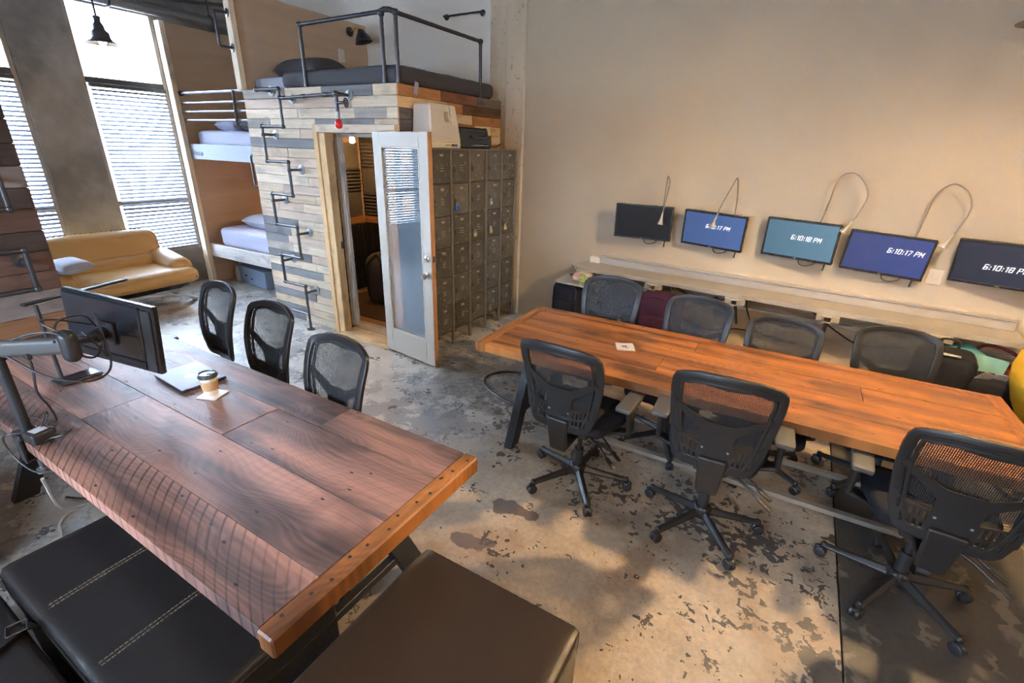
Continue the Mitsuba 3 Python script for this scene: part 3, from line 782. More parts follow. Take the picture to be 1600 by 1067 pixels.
t = thing('grab_handle', 'black pipe grab handle on the pale edge board above the booth', 'handle')
grab(t, (-5.22, 3.304, 3.085), (-5.22, 3.304, 2.79), (-0.03, -0.11, 0), 0)
# guard rail
t = thing('guard_rail', 'black iron pipe guard rail round the loft bed on the booth roof', 'railing')
GZ = 2.93
gy, gx = 3.395, -3.145
part(t, 'rail', tube(bend([(-4.295, gy, GZ), (-3.285, gy, GZ + 0.012)], 0.02), 0.0165, 10), 'mat_pipe', smooth=40)
part(t, 'rail', cyl((gx, 3.42, GZ), (gx, 4.635, GZ), 0.0165, 10), 'mat_pipe', smooth=40)
part(t, 'corner', tube([(-3.285, gy, GZ + 0.012), (-3.24, gy - 0.005, GZ + 0.022), (-3.19, 3.40, GZ + 0.018), (gx, 3.42, GZ)], 0.021, 10), 'mat_pipe', smooth=40)
for x, y in ((-4.295, gy), (-3.28, gy), (gx, 3.415), (gx, 4.635)):
    part(t, 'post', cyl((x, y, BZ - 0.005), (x, y, GZ), 0.0165, 10), 'mat_pipe', smooth=40)
    part(t, 'elbow', fit_ball((x, y, GZ), 0.027), 'mat_pipe', smooth=40)
    part(t, 'flange', move(lathe([(0.0005, 0), (0.045, 0), (0.045, 0.006), (0.022, 0.012), (0.022, 0.03)], 14), mat4(x, y, BZ - 0.004)), 'mat_pipe', smooth=40)
t = thing('bed_tag', 'small grey cloth tag hanging from the blanket at the booth corner', 'tag')
put(t, move(rbox(0.05, 0.006, 0.10, 0.003, 4), mat4(-3.085, 3.56, BZ - 0.02, PI / 2, 0.0, 0.3)), 'mat_sheet_grey')
# things on the panel and the wall behind the bed
t = thing('wall_sconce', 'black wall lamp with a dome shade on the plywood above the loft bed', 'lamp')
sx, sy, sz = -5.205, 4.83, 3.20
part(t, 'base', align(lathe([(0.0005, 0), (0.05, 0), (0.05, 0.012), (0.0005, 0.02)], 16), (sx, sy, sz), (sx + 1, sy, sz)), 'mat_black', smooth=40)
part(t, 'arm', tube(bend([(sx + 0.01, sy, sz), (sx + 0.14, sy, sz + 0.03), (sx + 0.20, sy, sz - 0.03)], 0.04), 0.010, 8), 'mat_brass', smooth=40)
part(t, 'shade', move(lathe([(0.02, 0.09), (0.035, 0.08), (0.05, 0.05), (0.085, 0.0), (0.105, -0.05), (0.100, -0.05), (0.08, 0.0), (0.045, 0.045), (0.02, 0.07)], 20), mat4(sx + 0.22, sy, sz - 0.08, 0, 0.12, -0.2)), 'mat_black', smooth=40)
part(t, 'knob', fit_ball((sx + 0.20, sy - 0.03, sz - 0.01), 0.018), 'mat_black', smooth=40)
t = thing('outlet_plate', 'white outlet plate on the plywood beside the loft bed', 'outlet')
part(t, 'plate', box(sx, sx + 0.008, 4.62, 4.72, 2.85, 2.99, 0.003), 'mat_white'); part(t, 'socket', box(sx + 0.008, sx + 0.012, 4.655, 4.685, 2.89, 2.95, 0.002), 'mat_plate')
t = thing('towel_bar', 'thin black bar with two round ends on the pale wall above the loft bed', 'bar')
part(t, 'bar', cyl((-3.92, 5.05, 3.29), (-3.43, 5.05, 3.295), 0.010, 8), 'mat_pipe')
for x in (-3.92, -3.43):
    part(t, 'flange', align(lathe([(0.0005, 0), (0.032, 0), (0.032, 0.006), (0.013, 0.012), (0.013, 0.055), (0.0005, 0.055)], 14), (x, 5.10, 3.293), (x, 4, 3.293)), 'mat_pipe', smooth=40)
t = thing('coat_peg', 'small black peg low on the pale wall behind the loft bed', 'peg')
put(t, align(lathe([(0.0005, 0), (0.02, 0), (0.016, 0.02), (0.026, 0.035), (0.0005, 0.045)], 12), (-4.90, 5.10, 2.82), (-4.90, 4, 2.82)), 'mat_black', smooth=40)

# ------------------------------------------------------------------ bunk bed beyond the booth
t = thing('bunk_bed', 'built-in double bunk of plywood between the window and the plank booth', 'bunk bed')
part(t, 'end_panel', box(-7.17, -7.14, 3.66, 5.05, 0, 3.235, 0.002), 'mat_plywood')
m = box(-7.19, -7.075, 3.60, 3.66, 0.0, 3.24, 0.004); part(t, 'post', m, 'mat_plank', uv=uvc(m, CREAM + 0.9, 88), label='pale upright post')
part(t, 'back_panel', box(-7.14, BX0 - 0.01, 5.03, 5.06, 0, 3.235, 0.002), 'mat_plywood')
part(t, 'side_board', box(-7.135, BX0 - 0.01, 3.66, 3.70, 1.69, 1.875, 0.003), 'mat_board_blue')
m = box(-7.135, BX0 - 0.01, 3.66, 3.70, 0.40, 0.575, 0.003); part(t, 'side_board', m, 'mat_plank', uv=uvc(m, WHITE + 0.4, 9))
part(t, 'deck', box(-7.14, BX0 - 0.01, 3.70, 5.03, 1.80, 1.84), 'mat_plywood'); part(t, 'deck', box(-7.14, BX0 - 0.01, 3.70, 5.03, 0.50, 0.54), 'mat_plywood')
for i, z in enumerate((2.462, 2.352, 2.253, 2.155)):
    part(t, 'rail', cyl((-7.075, 3.68, z), (BX0 - 0.02, 3.68, z), 0.017 if i == 0 else 0.013, 8), 'mat_rail', smooth=40)
    part(t, 'coupling', cyl((-7.078, 3.68, z), (-7.04 if i == 0 else -6.88, 3.68, z), 0.028 if i == 0 else 0.017, 10), 'mat_black' if i == 0 else 'mat_galv', smooth=40)
part(t, 'upright', cyl((-5.91, 3.655, 2.47), (-5.93, 3.655, 2.10), 0.015, 8), 'mat_pipe', smooth=40)
part(t, 'scribble', join(*[tube([( -7.0 + 0.04 * i + 0.02 * a, 3.6585, 1.76 + 0.03 * b) for a, b in ((0, 1), (1, -1), (2, 0.6), (3, -0.6))], 0.0022, 4) for i in range(5)]), 'mat_white', label='chalk scribble')
t2 = thing('grab_handle', 'black pipe grab handle on the booth corner beside the lower bunk', 'handle')
grab(t2, (BX0 - 0.001, 3.43, 1.785), (BX0 - 0.001, 3.43, 1.46), (-0.16, -0.03, 0), 0)
k = thing('bunk_mattress', 'mattress in a pale blue-white sheet on the upper bunk', 'mattress', None)
put(k, move(wavy(rbox(1.80, 0.95, 0.20, 0.06, 16), 0.02, 5.0), mat4(-6.13, 4.22, 1.94)), 'mat_sheet_blue', smooth=60)
k = thing('bunk_mattress', 'mattress in a pale blue-white sheet on the lower bunk', 'mattress', None)
put(k, move(wavy(rbox(1.68, 0.95, 0.27, 0.07, 16), 0.02, 5.0), mat4(-6.08, 4.20, 0.675)), 'mat_sheet_blue', smooth=60)
k = thing('pillow', 'pale pillow behind the rails of the upper bunk', 'pillow'); put(k, move(pillow_mesh(0.42, 0.5, 0.17), mat4(-6.55, 4.1, 2.11)), 'mat_sheet_blue', smooth=60)
k = thing('pillow', 'dark grey pillow behind the rails of the upper bunk', 'pillow'); put(k, move(pillow_mesh(0.60, 0.5, 0.18), mat4(-6.02, 4.15, 2.11)), 'mat_blanket', smooth=60)
k = thing('pillow', 'grey striped pillow on the lower bunk', 'pillow'); put(k, move(pillow_mesh(0.72, 0.5, 0.19), mat4(-6.35, 4.20, 0.89)), 'mat_sheet_grey', smooth=60)
t = thing('bunk_lamp', 'small shaded reading lamp shining on the plywood over the lower bunk', 'lamp')
part(t, 'base', cbox(-5.25, 4.30, 1.35, 0.03, 0.10, 0.10, 0.004), 'mat_black')
part(t, 'shade', move(lathe([(0.02, 0.10), (0.05, 0.06), (0.075, -0.04), (0.071, -0.04), (0.045, 0.055)], 16), mat4(-5.36, 4.30, 1.34)), 'mat_black', smooth=40)
part(t, 'arm', cyl((-5.26, 4.30, 1.38), (-5.36, 4.30, 1.42), 0.008, 6), 'mat_black')
part(t, 'bulb', move(lathe([(0.0005, -0.03), (0.021, -0.021), (0.03, 0), (0.021, 0.021), (0.0005, 0.03)], 14), mat4(-5.36, 4.30, 1.32)), 'mat_white', emitter={'type': 'area', 'radiance': {'type': 'rgb', 'value': [300, 190, 90]}})
t = thing('storage_box', 'blue-grey box with two holes under the lower bunk', 'box')
part(t, 'body', move(box(-0.40, 0.40, 0, 0.40, 0, 0.245, 0.006), mat4(-6.60, 3.88, 0.0, -0.10)), 'mat_bluebox')
for q in (-0.13, 0.02):
    part(t, 'hole', move(cbox(q, -0.002, 0.12 - 0.03 * (q > 0), 0.05, 0.006, 0.022, 0.002), mat4(-6.60, 3.88, 0, -0.10)), 'mat_black')
t = thing('water_jug', 'clouded plastic jug under the end of the lower bunk', 'jug')
part(t, 'body', move(lathe([(0.0005, 0), (0.085, 0), (0.09, 0.02), (0.09, 0.15), (0.06, 0.22), (0.028, 0.25), (0.028, 0.28), (0.0005, 0.28)], 18), mat4(-6.98, 3.98, 0)), 'mat_plastic_clear', smooth=40)
part(t, 'cap', move(lathe([(0.0005, 0.28), (0.031, 0.28), (0.031, 0.305), (0.0005, 0.305)], 14), mat4(-6.98, 3.98, 0)), 'mat_white', smooth=40)

# ------------------------------------------------------------------ lockers
lk = thing('locker_bank', 'worn dark metal bank of thirty small lockers against the booth side', 'lockers')
LXF, LXB, LY0, PITCH_Y, LZ0, LZ1 = -2.862, -3.088, 3.4475, 0.2975, 0.155, 1.915
NR, NC = 6, 5
ROW = (LZ1 - LZ0) / NR
part(lk, 'carcass', box(LXB, LXF - 0.022, LY0, LY0 + NC * PITCH_Y, LZ0, LZ1 + 0.012, 0.003), 'mat_locker', uv=None)
for c in range(NC + 1):
    y = LY0 + c * PITCH_Y
    m = box(LXF - 0.024, LXF + 0.002, y - 0.014, y + 0.014, 0.0, LZ1 + 0.012, 0.003); part(lk, 'upright', m, 'mat_locker', uv=uvc(m, 1.7, 0))
    m = box(LXB + 0.004, LXB + 0.03, y - 0.014, y + 0.014, 0.0, LZ0, 0.003); part(lk, 'foot', m, 'mat_locker', uv=uvc(m, 0.5, 0))
m = box(LXF - 0.022, LXF + 0.003, LY0 + 0.014, LY0 + NC * PITCH_Y - 0.014, LZ1 - 0.006, LZ1 + 0.013, 0.002); part(lk, 'top_rail', m, 'mat_locker', uv=uvc(m, 0.9, 0))
rl = random.Random(3)
vent = join(*[move(rbox(0.008, 0.052, 0.011, 0.004, 3), mat4(0, 0, 0.021 * i)) for i in range(3)])
ventd = mikit.ply(vent, 'mat_vent'); plated = mikit.ply(cbox(0, 0, 0, 0.003, 0.050, 0.020, 0.001), 'mat_counter')
latchd = mikit.ply(join(cbox(0, 0, 0, 0.012, 0.022, 0.055, 0.003), cbox(0.006, 0, -0.01, 0.012, 0.010, 0.022, 0.002)), 'mat_locker')
for c in range(NC):
    for r in range(NR):
        y0, y1 = LY0 + c * PITCH_Y + 0.017, LY0 + (c + 1) * PITCH_Y - 0.017
        z0, z1 = LZ0 + r * ROW + 0.005, LZ0 + (r + 1) * ROW - 0.005
        ins = -0.010 if (c == 2 or (c, r) in ((4, 3),)) else 0.0
        m = join(box(LXF - 0.020 + ins, LXF - 0.004 + ins, y0, y1, z0, z1, 0.004), box(LXF - 0.004 + ins, LXF - 0.001 + ins, y0 + 0.022, y1 - 0.022, z0 + 0.022, z1 - 0.022, 0.0025))
        d = part(lk, 'door', m, 'mat_locker', uv=uvc(m, rl.random(), r))
        yc, zc = (y0 + y1) / 2, (z0 + z1) / 2
        part(d, 'number_plate', plated, None, M=mat4(LXF + ins, yc + 0.01, z1 - 0.042))
        part(d, 'vents', ventd, None, M=mat4(LXF + ins, yc + 0.01, zc - 0.03), kind='stuff')
        part(d, 'latch', latchd, None, M=mat4(LXF + 0.004 + ins, y0 + 0.035, zc - 0.02))
def padlock(c, r, mat_, label, sc=1.0):
    t = thing('padlock', label, 'padlock')
    y = LY0 + c * PITCH_Y + 0.017 + 0.035; z = LZ0 + (r + 0.5) * ROW - 0.02
    x = LXF + 0.027
    part(t, 'body', move(rbox(0.020, 0.046 * sc, 0.042 * sc, 0.006, 6), mat4(x, y, z - 0.055)), mat_, smooth=40)
    part(t, 'shackle', tube([(x, y - 0.014, z - 0.04), (x, y - 0.014, z - 0.018), (x, y - 0.008, z - 0.006), (x, y + 0.008, z - 0.006), (x, y + 0.014, z - 0.018), (x, y + 0.014, z - 0.04)], 0.0035, 8), 'mat_chrome', smooth=40)
padlock(1, 4, 'mat_padlock_blue', 'blue padlock on a locker door in the upper rows', 1.15)
padlock(2, 3, 'mat_brass', 'brass padlock in the middle locker column', 0.9)
padlock(3, 3, 'mat_brass', 'brass padlock in the second locker column from the wall', 0.9)
padlock(4, 3, 'mat_brass', 'brass padlock in the locker column against the wall', 0.9)
padlock(3, 4, 'mat_chrome', 'silver padlock on a locker in the second row from the top', 0.8)
padlock(3, 0, 'mat_brass', 'brass padlock on a bottom-row locker', 0.8)

# printers on the lockers
LT = LZ1 + 0.0135
t = thing('printer', 'tall cream laser printer with a sloping front standing on the lockers', 'printer')
px0, px1, py0, py1 = -3.085, -2.862, 3.475, 3.905
def wedge(x0, x1, y0, y1, z0, z1, tx=0.03, ty=0.035):
    b = np.array([[x0, y0, z0], [x1, y0, z0], [x1, y1, z0], [x0, y1, z0], [x0, y0 + ty, z1], [x1 - tx, y0 + ty, z1], [x1 - tx, y1 - ty, z1], [x0, y1 - ty, z1]])
    h = trimesh.convex.convex_hull(b); return tm(h)
import manifold3d as m3
def m3hull(pts, r):
    s = m3.Manifold.sphere(r, 16)
    return m3.Manifold.batch_hull([s.translate(tuple(map(float, p))) for p in pts])
def m3mesh(m):
    q = m.to_mesh(); return np.array(q.vert_properties[:, :3], float), np.array(q.tri_verts, int)
def rwedge(x0, x1, y0, y1, z0, z1, tx, ty, r):
    return m3hull([(x0 + r, y0 + r, z0 + r), (x1 - r, y0 + r, z0 + r), (x1 - r, y1 - r, z0 + r), (x0 + r, y1 - r, z0 + r),
                   (x0 + r, y0 + ty + r, z1 - r), (x1 - tx - r, y0 + ty + r, z1 - r), (x1 - tx - r, y1 - ty - r, z1 - r), (x0 + r, y1 - ty - r, z1 - r)], r)
body = rwedge(px0, px1, py0, py1, LT + 0.045, LT + 0.355, 0.035, 0.030, 0.018)
cut = m3.Manifold.cube((0.10, 0.075, 0.085), True).translate((px1 - 0.02, py0 + 0.245, LT + 0.255))
slot = m3.Manifold.cube((0.10, 0.012, 0.17), True).translate((px1 - 0.02, py0 + 0.300, LT + 0.285))
part(t, 'body', m3mesh(body - cut - slot), 'mat_printer', smooth=35)
part(t, 'base', box(px0 + 0.01, px1 - 0.004, py0 + 0.01, py1 - 0.002, LT, LT + 0.05, 0.006), 'mat_printer')
part(t, 'screen', box(px1 - 0.066, px1 - 0.060, py0 + 0.215, py0 + 0.27, LT + 0.222, LT + 0.275), 'mat_printer_grey')
for i, cm in enumerate(('mat_printer_grey', 'mat_brass', 'mat_blacksteel', 'mat_padlock_blue')):
    part(t, 'sticker', box(px1 - 0.004, px1 - 0.002, py0 + 0.20 + 0.045 * i, py0 + 0.238 + 0.045 * i, LT + 0.014, LT + 0.034), cm)
t = thing('printer', 'squat black inkjet printer on the lockers beside the cream printer', 'printer')
qx0, qx1, qy0, qy1 = -3.085, -2.872, 3.925, 4.43
body = rwedge(qx0, qx1, qy0, qy1, LT, LT + 0.185, 0.03, 0.01, 0.02)
tray = m3.Manifold.cube((0.12, 0.30, 0.018), True).translate((qx1, (qy0 + qy1) / 2 + 0.06, LT + 0.035)); mouth = m3.Manifold.cube((0.07, 0.30, 0.06), True).translate((qx1, (qy0 + qy1) / 2 + 0.05, LT + 0.125))
part(t, 'body', m3mesh(body - tray - mouth), 'mat_black', smooth=35)
part(t, 'tray', box(qx1 - 0.05, qx1 + 0.01, qy0 + 0.19, qy1 - 0.06, LT + 0.028, LT + 0.034), 'mat_printer_grey')
part(t, 'paper_guide', move(box(-0.03, 0.03, -0.14, 0.14, 0, 0.006, 0.002), mat4(qx1 - 0.02, (qy0 + qy1) / 2 + 0.05, LT + 0.11, 0, 0, 0.5)), 'mat_blacksteel')
part(t, 'lid_seam', box(qx0 + 0.03, qx1 - 0.03, qy0 + 0.03, qy1 - 0.03, LT + 0.184, LT + 0.189, 0.002), 'mat_blacksteel')
t = thing('extension_lead', 'thin black cord end behind the black printer', 'cord')
put(t, tube(spline([(-3.0, 4.44, LT + 0.05), (-2.95, 4.52, LT + 0.03), (-2.92, 4.58, LT + 0.02), (-2.90, 4.66, LT + 0.05)], 6), 0.006, 6), 'mat_cable')
t = thing('paper_roll', 'crumpled white paper lying beside the cream printer', 'paper')
put(t, move(wavy(rbox(0.10, 0.07, 0.10, 0.03, 8), 0.03, 14.0), mat4(-3.02, 3.43, LT + 0.05)), 'mat_white', smooth=40)

# ------------------------------------------------------------------ the counter along the screen wall
def wbox(x0, x1, o0, o1, z0, z1, bev=0.0):
    """A box in the screen wall's frame: x along it, o metres off it."""
    return move(box(x0, x1, -o1, -o0, z0, z1, bev), MW)
t = thing('wall_counter', 'long grey counter on square-tube brackets under the row of screens', 'counter')
CX0, CX1 = 0.86, 4.36
poly = np.array([[CX0 + 0.06, 0], [CX1, 0], [CX1, -0.345], [CX0 + 0.06, -0.345], [CX0, -0.29]])
top = extrude(sg.Polygon(poly), 0.022)
part(t, 'worktop', move(top, MW @ mat4(0, 0, 0.800)), 'mat_counter')
part(t, 'front_edge', wbox(CX0 + 0.06, CX1, 0.338, 0.350, 0.782, 0.824, 0.004), 'mat_ledge')
part(t, 'upstand', wbox(CX0 + 0.22, CX1 - 0.02, 0.0, 0.055, 0.822, 0.895, 0.004), 'mat_counter')
part(t, 'ledge', wbox(CX0 + 0.22, CX1 - 0.02, 0.0, 0.075, 0.895, 0.915, 0.006), 'mat_ledge')
part(t, 'end_block', wbox(CX0 + 0.10, CX0 + 0.215, 0.01, 0.07, 0.822, 0.885, 0.004), 'mat_printer')
for X in (1.04, 1.785, 2.515, 3.215, 3.905):
    m = wbox(X - 0.026, X + 0.026, 0.03, 0.375, 0.742, 0.794, 0.003)
    s = 0.006
    fr_ = join(wbox(X - 0.030, X + 0.030, 0.02, 0.405, 0.774, 0.781), wbox(X - 0.030, X + 0.030, 0.02, 0.405, 0.730, 0.737), wbox(X - 0.030, X - 0.023, 0.02, 0.405, 0.737, 0.774), wbox(X + 0.023, X + 0.030, 0.02, 0.405, 0.737, 0.774))
    b = part(t, 'bracket', fr_, 'mat_ledge')
    part(b, 'flange', wbox(X - 0.080, X - 0.030, 0.30, 0.385, 0.735, 0.781, 0.003), 'mat_ledge'); part(b, 'flange', wbox(X + 0.030, X + 0.080, 0.30, 0.385, 0.735, 0.781, 0.003), 'mat_ledge')
    part(b, 'strut', move(tube([(X, -0.30, 0.730), (X, -0.02, 0.46)], 0.014, 4), MW), 'mat_blacksteel')
def wpt(X, o, z):
    a = wall_xy(X, o); return (a[0], a[1], z)
t = thing('cable_bundle', 'black cables and plugs strung along the wall under the counter', 'cables')
for i, pts in enumerate(([(1.9, 0.02, 0.70), (2.15, 0.04, 0.63), (2.5, 0.04, 0.69), (2.85, 0.04, 0.72)], [(2.55, 0.02, 0.74), (2.6, 0.10, 0.62), (2.72, 0.12, 0.45), (2.95, 0.10, 0.40)],
                         [(2.0, 0.03, 0.40), (2.3, 0.05, 0.35), (2.6, 0.05, 0.42), (3.2, 0.05, 0.38)], [(1.6, 0.03, 0.72), (1.75, 0.08, 0.60), (2.0, 0.06, 0.56), (2.1, 0.04, 0.66)], [(3.1, 0.03, 0.7), (3.3, 0.06, 0.58), (3.5, 0.05, 0.5), (3.8, 0.04, 0.55)])):
    part(t, 'cable', tube(spline([wpt(*q) for q in pts], 8), 0.007, 6), 'mat_cable')
for X, z in ((2.12, 0.64), (2.3, 0.66), (2.52, 0.70)):
    part(t, 'plug', wbox(X - 0.018, X + 0.018, 0.02, 0.06, z - 0.018, z + 0.018, 0.004), 'mat_black')
t = thing('cable_duct', 'narrow grey-brown cable duct fixed low on the wall behind the counter', 'duct')
put(t, wbox(1.2, 5.0, 0.0, 0.03, 0.60, 0.635, 0.004), 'mat_counter')
t = thing('power_box', 'black power adapter on the wall under the counter', 'adapter')
put(t, wbox(2.30, 2.48, 0.0, 0.05, 0.50, 0.60, 0.006), 'mat_black')

# ------------------------------------------------------------------ screens
SEG = {'6': [((1, 2), (0, 2)), ((0, 2), (0, 0)), ((0, 0), (1, 0)), ((1, 0), (1, 1)), ((1, 1), (0, 1))], '1': [((0.15, 1.75), (0.55, 2)), ((0.55, 2), (0.55, 0))],
       '0': [((0, 0), (1, 0)), ((1, 0), (1, 2)), ((1, 2), (0, 2)), ((0, 2), (0, 0))], '7': [((0, 2), (1, 2)), ((1, 2), (0.35, 0))],
       '8': [((0, 0), (1, 0)), ((1, 0), (1, 2)), ((1, 2), (0, 2)), ((0, 2), (0, 0)), ((0, 1), (1, 1))],
       'P': [((0, 0), (0, 2)), ((0, 2), (1, 2)), ((1, 2), (1, 1)), ((1, 1), (0, 1))], 'M': [((0, 0), (0, 2)), ((0, 2), (0.6, 0.9)), ((0.6, 0.9), (1.2, 2)), ((1.2, 2), (1.2, 0))],
       ':': [((0.1, 0.1), (0.1, 0.35)), ((0.1, 1.1), (0.1, 1.35))]}
ADV = {'6': 1.65, '1': 1.25, '0': 1.65, '7': 1.65, '8': 1.65, 'P': 1.65, 'M': 1.85, ':': 0.75, ' ': 0.75}
def screen_fn(text, u0, u1, vb, rgb, bright, aspect=1.74):
    total = sum(ADV[c] for c in text) - 0.45
    sc = (u1 - u0) * aspect / total      # one glyph unit in screen heights
    segs, x = [], 0.0
    for c in text:
        for a, b in SEG.get(c, []):
            segs.append(((a[0] + x, a[1]), (b[0] + x, b[1])))
        x += ADV[c]
    def fn(p, n, uv, print_=False):
        X = (uv.x - u0) * aspect / sc; Y = (uv.y - vb) / sc
        X = X - 0.22 * Y
        d = mi.Float(9.0)
        for (ax, ay), (bx, by) in segs:
            ex, ey = bx - ax, by - ay
            t = dr.clip(((X - ax) * ex + (Y - ay) * ey) / (ex * ex + ey * ey), 0, 1)
            d = dr.minimum(d, dr.hypot(X - ax - ex * t, Y - ay - ey * t))
        on = sstep(0.20, 0.13, d)
        if print_:
            return mix((0.014, 0.014, 0.015), (0.5, 0.5, 0.5), on)
        back = mi.Color3f(*rgb) * (0.85 + 0.30 * uv.x)
        return mix(back, mi.Color3f(*bright), on) * (2.0 ** -exposure)
    return fn
def screen_pose(x, y, z, yaw, pit, rol):
    cy, sy = math.cos(yaw), math.sin(yaw)
    ex = np.array([cy, sy, 0]); n = np.array([sy, -cy, 0]); up = np.array([0, 0, 1.0])
    n2 = n * math.cos(pit) - up * math.sin(pit); up2 = up * math.cos(pit) + n * math.sin(pit)
    ex2 = ex * math.cos(rol) + up2 * math.sin(rol); up3 = up2 * math.cos(rol) - ex * math.sin(rol)
    M = np.eye(4); M[:3, 0], M[:3, 1], M[:3, 2], M[:3, 3] = ex2, -n2, up3, (x, y, z)   # local x right, y away from the room, z up
    return M
def wall_screen(label, pose, w, h, screen, cable=None, group='wall screens over the counter'):
    t = thing('wall_screen', label, 'monitor', group)
    M = screen_pose(*pose)
    b = 0.014
    part(t, 'housing', move(join(box(-w / 2, w / 2, 0.004, 0.030, -h / 2, h / 2, 0.005), box(-w * 0.3, w * 0.3, 0.030, 0.045, -h * 0.3, h * 0.3, 0.006)), M), 'mat_bezel')
    part(t, 'bezel', move(join(box(-w / 2, w / 2, -0.006, 0.006, h / 2 - b, h / 2, 0.002), box(-w / 2, w / 2, -0.006, 0.006, -h / 2, -h / 2 + b * 1.3, 0.002),
                               box(-w / 2, -w / 2 + b, -0.006, 0.006, -h / 2, h / 2, 0.002), box(w / 2 - b, w / 2, -0.006, 0.006, -h / 2, h / 2, 0.002)), M), 'mat_bezel')
    a, c, lo, hi = -w / 2 + b, w / 2 - b, -h / 2 + b * 1.3, h / 2 - b
    q = (np.array([[a, 0, lo], [c, 0, lo], [c, 0, hi], [a, 0, hi]]), np.array([[0, 1, 2], [0, 2, 3]]))
    uv = np.array([[0, 0], [1, 0], [1, 1], [0, 1.0]])
    if screen is None:
        part(t, 'screen', move(q, M), 'mat_screen_off', uv=uv)
    else:
        fn_ = screen_fn(*screen)
        mk = mat('mat_' + t, mikit.proc(lambda p, n, uv_, fn_=fn_: fn_(p, n, uv_, True)), rough=0.3, spec=0.3)
        part(t, 'screen', move(q, M), mk, uv=uv, emitter={'type': 'area', 'radiance': mikit.proc(fn_)})
    part(t, 'badge', move(cbox(0.0, -0.0065, -h / 2 + 0.009, 0.022, 0.002, 0.006), M), 'mat_steel')
    # arm back to the wall
    c0 = (M @ np.array([0, 0.04, 0, 1]))[:3]
    X = (c0[0] - WO[0]) / math.cos(TH); ww = wall_xy(X + 0.05)
    part(t, 'mount', tube([c0, (ww[0], ww[1], c0[2])], 0.02, 8), 'mat_black')
    return t, M
TXT = lambda *c: list(c)
BR = (0.95, 0.98, 1.15)
TV = [
    ('dark switched-off screen at the left end of the row over the counter', (-1.305, 4.755, 1.311, 0.02, 0.06, 0.001), 0.555, 0.324, None),
    ('blue screen showing 6:10:17 PM with a bent lamp hanging in front of it', (-0.650, 4.725, 1.302, -0.132, 0.15, -0.04), 0.548, 0.320, ('6:10:17 PM', 0.37, 0.77, 0.555, lin(70, 97, 150), BR)),
    ('pale teal-blue screen showing 6:10:18 PM in the middle of the row', (0.042, 4.665, 1.303, -0.235, 0.06, -0.014), 0.546, 0.320, ('6:10:18 PM', 0.375, 0.80, 0.50, lin(86, 124, 145), BR)),
    ('deep blue screen showing 6:10:17 PM above the white wall plate', (0.640, 4.640, 1.264, -0.06, 0.06, -0.050), 0.540, 0.314, ('6:10:17 PM', 0.50, 0.93, 0.57, lin(48, 68, 130), BR)),
    ('dark navy screen showing 6:10:18 PM at the right end of the row', (1.295, 4.535, 1.288, -0.33, 0.20, 0.013), 0.545, 0.318, ('6:10:18 PM', 0.30, 0.74, 0.36, lin(32, 44, 64), BR)),
]
for label, pose, w, h, scr in TV:
    t, M = wall_screen(label, pose, w, h, scr)
    if pose[0] < 1.0:
        sgn = 1 if pose[0] > 0.4 or pose[0] < -1 else 1.5
        pts = [(0.02 * sgn, 0.03, -h / 2 + 0.03), (0.03, 0.02, -h / 2 - 0.03), (0.08, 0.015, -h / 2 - 0.045), (0.14, 0.03, -h / 2 - 0.02), (0.15, 0.04, -h / 2 + 0.03)]
        part(t, 'cable', move(tube(spline(pts, 6), 0.004, 6), M), 'mat_cable')
        part(t, 'strap', move(tube([(w / 2 - 0.05, 0.02, -h / 2 + 0.02), (w / 2 - 0.055, 0.02, -h / 2 - 0.06)], 0.006, 6), M), 'mat_cable')
def goose(label, pts, head_dir):
    t = thing('gooseneck_lamp', label, 'lamp', None)
    P = spline([np.array(p) for p in pts], 10)
    part(t, 'neck', tube(P, 0.0055, 8), 'mat_goose', smooth=40)
    d = P[-1] - P[-3]; d /= np.linalg.norm(d)
    part(t, 'head', align(lathe([(0.006, -0.035), (0.009, 0.0), (0.014, 0.03), (0.027, 0.07), (0.024, 0.07), (0.006, 0.02)], 16), P[-1], P[-1] + d), 'mat_ledge', smooth=40)
    part(t, 'clamp', move(cbox(0, 0, 0, 0.03, 0.03, 0.04, 0.004), mat4(*P[0])), 'mat_black')
goose('thin gooseneck lamp arching over the dark switched-off screen', [(-1.135, 4.80, 1.42), (-1.130, 4.76, 1.60), (-1.110, 4.69, 1.745), (-1.075, 4.64, 1.69), (-1.085, 4.63, 1.55), (-1.10, 4.63, 1.395)], None)
goose('thin gooseneck lamp bent down across the blue screen left of the middle one', [(-0.495, 4.76, 1.40), (-0.500, 4.72, 1.60), (-0.520, 4.66, 1.76), (-0.545, 4.62, 1.70), (-0.60, 4.58, 1.53), (-0.625, 4.56, 1.42)], None)
goose('thin gooseneck lamp arching between the middle screen and the deep blue screen', [(0.155, 4.72, 1.40), (0.18, 4.69, 1.62), (0.205, 4.66, 1.80), (0.28, 4.63, 1.845), (0.36, 4.61, 1.79), (0.41, 4.60, 1.69), (0.385, 4.59, 1.56), (0.345, 4.585, 1.47)], None)
goose('thin gooseneck lamp arching between the deep blue and the navy screens', [(0.79, 4.69, 1.38), (0.80, 4.66, 1.56), (0.815, 4.62, 1.73), (0.88, 4.58, 1.80), (0.96, 4.56, 1.76), (1.01, 4.55, 1.66), (0.99, 4.54, 1.54), (0.955, 4.535, 1.44)], None)
t = thing('outlet_plate', 'white double outlet plate on the wall under the deep blue screen', 'outlet')
part(t, 'plate', wbox(3.765, 3.855, 0.0, 0.008, 1.07, 1.19, 0.003), 'mat_wallplate'); part(t, 'socket', wbox(3.795, 3.825, 0.008, 0.011, 1.09, 1.17, 0.002), 'mat_wallplate')

